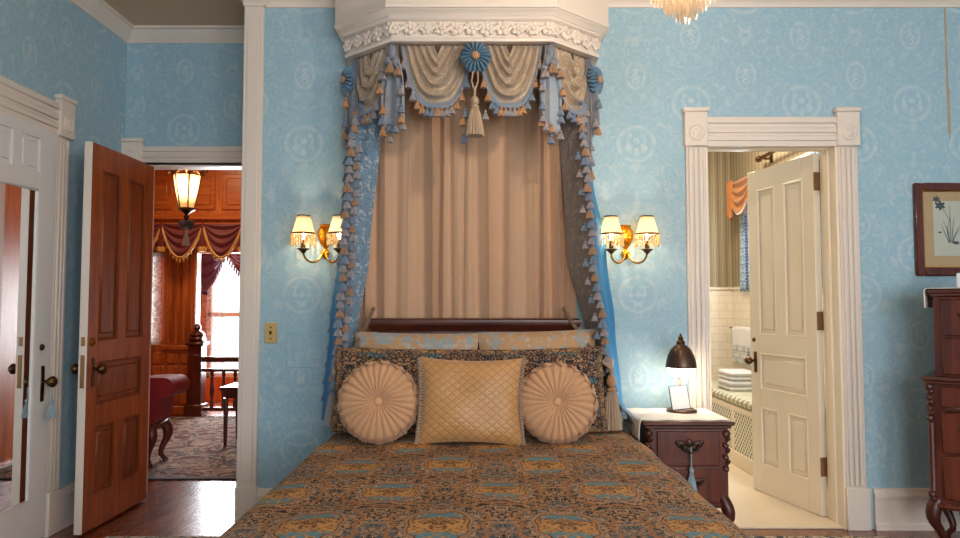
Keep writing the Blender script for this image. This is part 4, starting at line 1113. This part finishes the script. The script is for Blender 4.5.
m = MB(); m.box(2.705, 2.717, -.0015, 0, 2.25, 2.985); m.prism([(2.703, 2.56), (2.723, 2.50), (2.721, 2.26), (2.713, 2.20), (2.708, 2.36)], -.002, 0, 'y')
tag(m.build('paper_tear', simple('bare_plaster', rgb(176, 158, 134), .9), None), 'long brown tear in the wallpaper at the upper right', 'tear')

# ------------------------------------------------------------------ chandelier
chx, chy = .735, -1.55
ch = thing('chandelier', 'lit crystal chandelier hanging from the ceiling at the top edge', 'chandelier', (chx, chy, 2.6))
MB().lathe([(.002, 0), (.06, 0), (.055, -.02), (.02, -.035), (.010, -.04)], (chx, chy, HC), 20).build('ceiling_rose', GOLD, ch)
MB().tube([(chx, chy, HC - .03), (chx, chy, 2.40)], .006, 8).build('stem', GOLD, ch)
m = MB()
for R0, z in ((.165, 2.50), (.115, 2.435), (.07, 2.385)):
    m.tube([(chx + R0*math.cos(a*PI/16), chy + R0*math.sin(a*PI/16), z) for a in range(33)], .006, 6)
    for q in range(4): m.tube([(chx, chy, z + .02), (chx + R0*math.cos(q*PI/2), chy + R0*math.sin(q*PI/2), z)], .004, 6)
m.build('ring', GOLD, ch)
pm = MB(); pm.lathe([(.002, 0), (.0085, -.01), (.0095, -.05), (.0075, -.075), (.001, -.092)], (0, 0, 0), 6); po = pm.build('crystal_drop', CRYST); pme = po.data; bpy.data.objects.remove(po)
for R0, z, n in ((.165, 2.497, 34), (.118, 2.440, 26), (.072, 2.396, 18), (.036, 2.362, 10), (.010, 2.345, 3)):
    for k in range(n): inst(pme, 'crystal_drop', ch, (chx + R0*math.cos(2*PI*k/n), chy + R0*math.sin(2*PI*k/n), z), k, 1.0)
for k in range(4):
    a = k*PI/2 + .4; MB().ell((chx + .05*math.cos(a), chy + .05*math.sin(a), 2.58), (.016, .016, .026), 10, 6).build('bulb', BULB, ch)
point('chandelier_bulbs', (chx, chy, 2.60), 42, (1, .86, .68), .05)

# ------------------------------------------------------------------ bathroom things
be = thing('bench', 'built in bench with lattice front along the bathroom wall', 'bench', (2.22, 1.9, .01))
m = MB(); m.box(2.0, 2.44, .97, 2.77, .01, .455, .004); m.box(1.985, 2.44, .97, 2.77, .01, .12, .004); m.box(1.99, 2.44, .97, 2.77, .43, .47, .004)
for y in (.97, 1.54, 2.14, 2.72): m.box(1.988, 2.01, y, y + .05, .12, .435, .003)
m.build('bench_box', CREAM, be)
lm = lattice_mat()
for a, b in ((1.02, 1.54), (1.59, 2.14), (2.19, 2.72)): MB().box(1.994, 2.002, a, b, .12, .433).build('lattice_panel', lm, be)
m = MB(); m.box(1.985, 2.435, .97, 2.765, .472, .537, .02)
tag(m.build('bench_cushion', cushion_mat(), None), 'pale plaid cushion along the top of the bathroom bench', 'cushion')
def folded(label, x, y, z, wx, wy, h):
    r = thing('towel', label, 'towel', (x, y, z), 0, 'folded towels on the bench')
    for k in range(2):
        m = MB(); m.box(x - wx/2, x + wx/2, y - wy/2, y + wy/2, z + k*h/2, z + (k+1)*h/2 - .001, h*.20); m.build('fold', TOWEL, r)
folded('folded white towel on the bench, the lower of two', 2.20, 2.02, .538, .25, .34, .085)
folded('folded white towel on the bench, on top of the other', 2.205, 2.02, .624, .24, .33, .075)
tr = thing('towel_rail', 'chrome towel rail on the bathroom wall holding hanging towels', 'rail', (2.40, 2.4, 1.06))
m = MB(); m.tube([(2.395, 2.10, 1.04), (2.395, 2.72, 1.04)], .007, 8)
for y in (2.10, 2.72): m.tube([(2.395, y, 1.04), (2.45, y, 1.04)], .007, 8); m.ell((2.442, y, 1.04), (.01, .02, .02), 10, 5)
m.build('bar', BRASSD, tr)
def hang(y0, y1, zt, zb, x, th):
    def fn(u, v):
        s_ = v*2 - 1; y = y0 + (y1 - y0)*u; xx = x - th*math.copysign(1, -s_) * (-1) * .0
        if abs(s_) < .06: return (x - .0, y, zt)
        side = 1 if s_ > 0 else -1
        return (x - side*th + .004*math.sin(9*u + side), y + .004*math.sin(14*(abs(s_))), zt - .01 - (zt - zb)*(abs(s_) - .06)/.94)
    m = MB(); m.grid(fn, 14, 26, lambda u, v: (u*.4, v*1.0)); return m
tag(hang(2.16, 2.62, 1.055, .72, 2.395, .014).build('hanging_towel', TOWEL, None, solid=.008), 'white towel hanging over the bathroom towel rail', 'towel', 'towels on the rail')
tag(MB().grid(lambda u, v: (2.362 + .004*math.sin(12*u), 2.20 + .36*u, .885 - .16*v), 14, 10, lambda u, v: (u*.36, v*.22)).build('hand_towel', TOWELP, None, solid=.010), 'blue grey patterned hand towel over the white towel', 'towel', 'towels on the rail')
cr = thing('curtain_rod', 'brown wooden curtain rod over the bathroom window', 'rod', (2.38, 1.7, 2.47))
m = MB(); m.tube([(2.38, .86, 2.50), (2.38, 1.90, 2.50)], .016, 10); m.build('pole', BRASSD, cr)
m = MB()
for y in (.84, 1.92): m.ell((2.38, y, 2.50), (.028, .035, .028), 10, 6)
m.build('finial', BRASSD, cr)
m = MB()
for y in (.95, 1.82): m.box(2.38, 2.45, y - .01, y + .01, 2.475, 2.49); m.box(2.44, 2.45, y - .02, y + .02, 2.45, 2.53)
m.build('bracket', BRASSD, cr)
OCH = cloth('ochre_satin', rgb(168, 104, 44), .5, .12); BLUF = damask('blue_floral', rgb(160, 186, 208), rgb(70, 104, 150), rgb(200, 206, 206), .5, .5)
bv = thing('bath_valance', 'ochre swagged valance on the rod of the bathroom window', 'valance', (2.36, 1.7, 2.0))
MB().box(2.345, 2.452, .90, 2.56, 2.285, 2.30, .004).build('valance_board', CREAM, bv)
for a, b in ((2.52, 1.98), (1.98, 1.44), (1.44, .92)):
    def fn(u, v):
        sh_ = 1 - abs(2*u - 1)**2.2
        return (2.352 - .03*sh_*v - .012*math.sin(v*22)*(.3 + sh_), a + (b - a)*u, (2.39 if a > 2.4 else 2.30) - .05*v - .27*v*sh_)
    m = MB(); m.grid(fn, 20, 24); m.build('swag', OCH, bv, solid=.005)
for yc in (2.52, .92):
    def fn(u, v):
        return (2.345 - .018*math.sin(u*19), yc - .08 + .16*u, (2.41 if yc > 2 else 2.30) - v*(.38 - .12*abs(2*u - 1)))
    m = MB(); m.grid(fn, 24, 10); m.build('tail', OCH, bv, solid=.005)
bc = thing('bath_curtain', 'blue floral curtain hanging at the far side of the bathroom window', 'curtain', (2.39, 2.47, 1.35))
def fn(u, v): return (2.418 + .014*math.sin(u*26), 2.30 + (.20 - .04*math.sin(v*3))*u, 2.36 - v*.98)
m = MB(); m.grid(fn, 40, 16, lambda u, v: (u*.4, v*1.1)); m.build('curtain_panel', BLUF, bc, solid=.004)
m = MB()
for k in range(24): m.ell((2.40, 2.295 - .006*(k % 2), 2.05 - k*.028), (.012, .012, .013), 7, 4)
m.build('pom_pom_edge', cloth('navy_fringe', rgb(52, 78, 124), .8), bc)
bc2 = thing('bath_curtain', 'blue floral curtain hanging at the near side of the bathroom window', 'curtain', (2.39, 1.0, 1.35))
def fn(u, v): return (2.418 + .014*math.sin(u*26), .86 + .20*u, 2.36 - v*.98)
m = MB(); m.grid(fn, 40, 16, lambda u, v: (u*.4, v*1.1)); m.build('curtain_panel', BLUF, bc2, solid=.004)

# ------------------------------------------------------------------ hall things
lnx, lny = -2.36, 1.6
ln = thing('hall_lantern', 'lit brass lantern with frosted panes hanging in the hall', 'lantern', (lnx, lny, 2.0))
MB().tube([(lnx, lny, HC), (lnx, lny, 2.40)], .006, 8).build('chain', BRASSD, ln)
m = MB()
for k in range(6):
    a, b = k*PI/3, (k+1)*PI/3
    for c in (a,):
        pts = [(.062, 2.03), (.085, 2.15), (.112, 2.30), (.125, 2.345), (.15, 2.36), (.16, 2.335), (.15, 2.32)]
        m.tube([(lnx + r_*math.cos(c), lny + r_*math.sin(c), z) for r_, z in pts], .006, 6)
    for r_, z in ((.062, 2.03), (.112, 2.30)): m.tube([(lnx + r_*math.cos(a), lny + r_*math.sin(a), z), (lnx + r_*math.cos(b), lny + r_*math.sin(b), z)], .006, 6)
    m.tube([(lnx + .112*math.cos(a), lny + .112*math.sin(a), 2.30), (lnx, lny, 2.41)], .005, 6)
m.lathe([(.062, 2.03), (.066, 2.02), (.03, 2.0), (.012, 1.98), (.024, 1.965), (.016, 1.945), (.004, 1.93)], (lnx, lny, 0), 12)
m.build('lantern_frame', BRASSD, ln)
for k in range(6):
    a, b = k*PI/3 + .06, (k+1)*PI/3 - .06
    q = MB(); q.add([(lnx + r_*math.cos(c), lny + r_*math.sin(c), z) for r_, z, c in ((.060, 2.035, a), (.060, 2.035, b), (.110, 2.295, b), (.110, 2.295, a))], [(0, 1, 2, 3)]); q.build('lantern_pane', LGLASS, ln, solid=.003)
for k in range(3):
    a = k*2.09; m = MB(); m.ell((lnx + .03*math.cos(a), lny + .03*math.sin(a), 2.17), (.012, .012, .03), 8, 6); m.build('bulb', BULB, ln)
m = MB()
for k in range(9): m.ell((lnx + .035*math.cos(k*2.4), lny + .035*math.sin(k*2.4), 1.90 + .018*math.sin(k*1.7)), (.028, .028, .022), 7, 5)
m.build('flower_bunch', cloth('dark_silk_flowers', rgb(58, 34, 26), .8, .3), ln)
inst(TBIG, 'tassel', ln, (lnx, lny, 1.89), 0, .62)
point('lantern_bulbs', (lnx, lny, 2.24), 24, (1, .72, .42), .04)

vh = thing('hall_valance', 'burgundy swagged valance with gold fringe across the hall wall', 'valance', (-3.1, 3.95, 1.8))
MB().box(-4.35, -2.0, 3.93, 4.035, 2.15, 2.19, .008).build('valance_board', HALLH, vh)
for k, (a, b) in enumerate(((-4.08, -3.62), (-3.62, -3.15), (-3.15, -2.70), (-2.70, -2.25))):
    def fn(u, v, a=a, b=b):
        sh_ = 1 - abs(2*u - 1)**2.0
        return (a + (b - a)*u, 3.93 - .05*sh_*v - .012*math.sin(v*24)*(.3 + sh_), 2.18 - .03*v - .36*v*sh_)
    m = MB(); m.grid(fn, 22, 26); s_ = m.build('swag', BURG, vh, solid=.006)
    m = MB(); fr = [fn(i/24., 1.0) for i in range(25)]
    m.tube([(p[0], p[1] - .012, p[2]) for p in fr], .016, 6)
    for p in fr[::2]: m.ell((p[0], p[1] - .012, p[2] - .035), (.012, .012, .026), 6, 4)
    m.build('fringe', FRINGE, s_)
    m = MB(); m.lathe([(.012, 0), (.02, -.05), (.026, -.16), (.04, -.27), (.034, -.29)], (b, 3.92, 2.19), 12, 5, .15); t_ = m.build('tail', BURG, vh)
    m = MB(); m.lathe([(.036, -.27), (.046, -.29), (.04, -.33)], (b, 3.92, 2.19), 14, 7, .1); m.build('fringe', FRINGE, t_)
v2 = thing('stair_valance', 'plum swagged valance before the bright stair window', 'valance', (-3.1, 5.2, 1.4))
for k, (a, b, mt) in enumerate(((-3.86, -3.36, PURP), (-3.36, -2.60, BURG))):
    def fn(u, v, a=a, b=b):
        sh_ = 1 - abs(2*u - 1)**2.0
        return (a + (b - a)*u, 5.22 - .05*sh_*v - .012*math.sin(v*24)*(.3 + sh_), 2.10 - .05*v - (.55 if a < -3.5 else .45)*v*sh_ - .10*(1 - sh_)*v)
    m = MB(); m.grid(fn, 22, 26); s_ = m.build('swag', mt, v2, solid=.006)
    m = MB(); fr = [fn(i/24., 1.0) for i in range(25)]
    for p in fr: m.ell((p[0], p[1] - .01, p[2] - .03), (.014, .012, .04), 6, 4)
    m.build('fringe', cloth('plum_fringe', rgb(96, 50, 62), .8), s_)
def fn(u, v): return (-3.86 + .26*u, 5.24 + .02*math.sin(u*22), 1.78 - v*.30 - .10*u*v)
m = MB(); m.grid(fn, 24, 10); m.build('tail', PURP, v2, solid=.006)
lc = thing('lace_curtain', 'white lace curtain over the window at the left of the hall', 'curtain', (-4.0, 4.05, .8))
def fn(u, v): return (-4.36 + .70*u, 4.05 + .018*math.sin(u*40), 1.86 - v*1.06)
m = MB(); m.grid(fn, 80, 8, lambda u, v: (u*.7, v*1.1)); m.build('curtain_panel', LACE, lc)
m = MB(); m.tube([(-4.42, 4.05, 1.87), (-3.64, 4.05, 1.87)], .009, 8); m.build('curtain_rod', BRASSD, lc)
l2 = thing('stair_lace_curtain', 'sheer patterned lace curtain beside the bright stair window', 'curtain', (-3.5, 5.26, .3))
def fn(u, v): return (-3.72 + .36*u, 5.265 + .016*math.sin(u*30), 1.98 - v*1.65)
m = MB(); m.grid(fn, 50, 8, lambda u, v: (u*.8, v*2.4)); m.build('curtain_panel', LACEP, l2)
m = MB(); m.tube([(-3.78, 5.265, 2.0), (-2.45, 5.265, 2.0)], .009, 8); m.build('curtain_rod', BRASSD, l2)

sb = thing('stair_balustrade', 'dark wooden newel post and railing before the stair window', 'railing', (-3.0, 4.0, 0))
m = MB(); m.box(-3.30, -3.14, 3.92, 4.08, 0, .80, .01); m.box(-3.32, -3.12, 3.90, 4.10, 0, .14, .012); m.box(-3.285, -3.155, 3.905, 4.095, .22, .70, .008)
m.box(-3.325, -3.115, 3.895, 4.105, .80, .84, .012); m.box(-3.30, -3.14, 3.92, 4.08, .84, .90, .02); m.lathe([(.07, .90), (.085, .92), (.06, .95), (.03, .97), (.045, 1.0), (.03, 1.03), (.004, 1.045)], (-3.22, 4.0, 0), 14)
m.build('newel_post', MAHOGV, sb)
MB().box(-3.16, -1.9, 3.955, 4.045, .61, .67, .015).build('handrail', MAHOG, sb)
MB().box(-3.16, -1.9, 3.965, 4.035, .06, .10, .008).build('bottom_rail', MAHOG, sb)
MB().box(-3.16, -1.9, 3.97, 4.03, .50, .535, .006).build('middle_rail', MAHOG, sb)
for k in range(9):
    m = MB(); m.lathe([(.02, .10), (.022, .16), (.014, .18), (.026, .27), (.018, .40), (.014, .44), (.022, .46), (.02, .50)], (-3.04 + k*.13, 4.0, 0), 10); m.build('baluster', MAHOGV, sb)

XS = -.10
so = thing('red_couch', 'red velvet couch with a scrolled arm on the hall rug', 'couch', (-3.2, 1.65, .012))
def ext(poly, y0, y1, name, mat, parent=so):
    return MB().prism([(a + XS, b) for a, b in poly], y0, y1, 'y').build(name, mat, parent, sharp=50)
arm = [(-2.80, .34), (-2.44, .33), (-2.385, .36), (-2.37, .44), (-2.365, .50), (-2.35, .54), (-2.32, .545)]
for k in range(9):
    a = -PI/2 + k*PI/8; arm.append((-2.315 + .078*math.cos(a), .622 + .078*math.sin(a)))
arm += [(-2.42, .70), (-2.52, .695), (-2.62, .65), (-2.70, .56), (-2.80, .50)]
ext(arm, 1.38, 1.68, 'arm', REDV)
m = MB(); m.box(-3.85, -2.70, 1.40, 1.68, .34, .47, .05); m.build('seat', REDV, so)
m = MB(); m.box(-3.85, -2.82, 1.66, 1.78, .40, .82, .05); m.build('backrest', REDV, so)
m = MB(); m.box(-3.85, -2.50, 1.385, 1.72, .29, .345, .015); m.build('seat_rail', MAHOG, so)
for xx, ox in ((-3.76, -.7), (-2.54, .7)):
    for yy, oy in ((1.44, -.5), (1.68, .5)):
        m = MB(); cabriole(m, xx, yy, .012, .33, ox, oy, .034); m.build('leg', MAHOGV, so)
ht = thing('side_table', 'small dark wooden table at the right of the hall doorway', 'table', (-1.98, 2.4, .012))
m = MB(); m.box(-2.30, -1.66, 2.22, 2.62, .50, .53, .006); m.build('table_top', MAHOG, ht)
m = MB(); m.box(-2.26, -1.70, 2.26, 2.58, .43, .50); m.build('apron', MAHOG, ht)
for xx in (-2.255, -1.705):
    for yy in (2.265, 2.575):
        m = MB(); m.lathe([(.014, .012), (.018, .10), (.022, .43)], (xx, yy, 0), 8); m.build('leg', MAHOGV, ht)
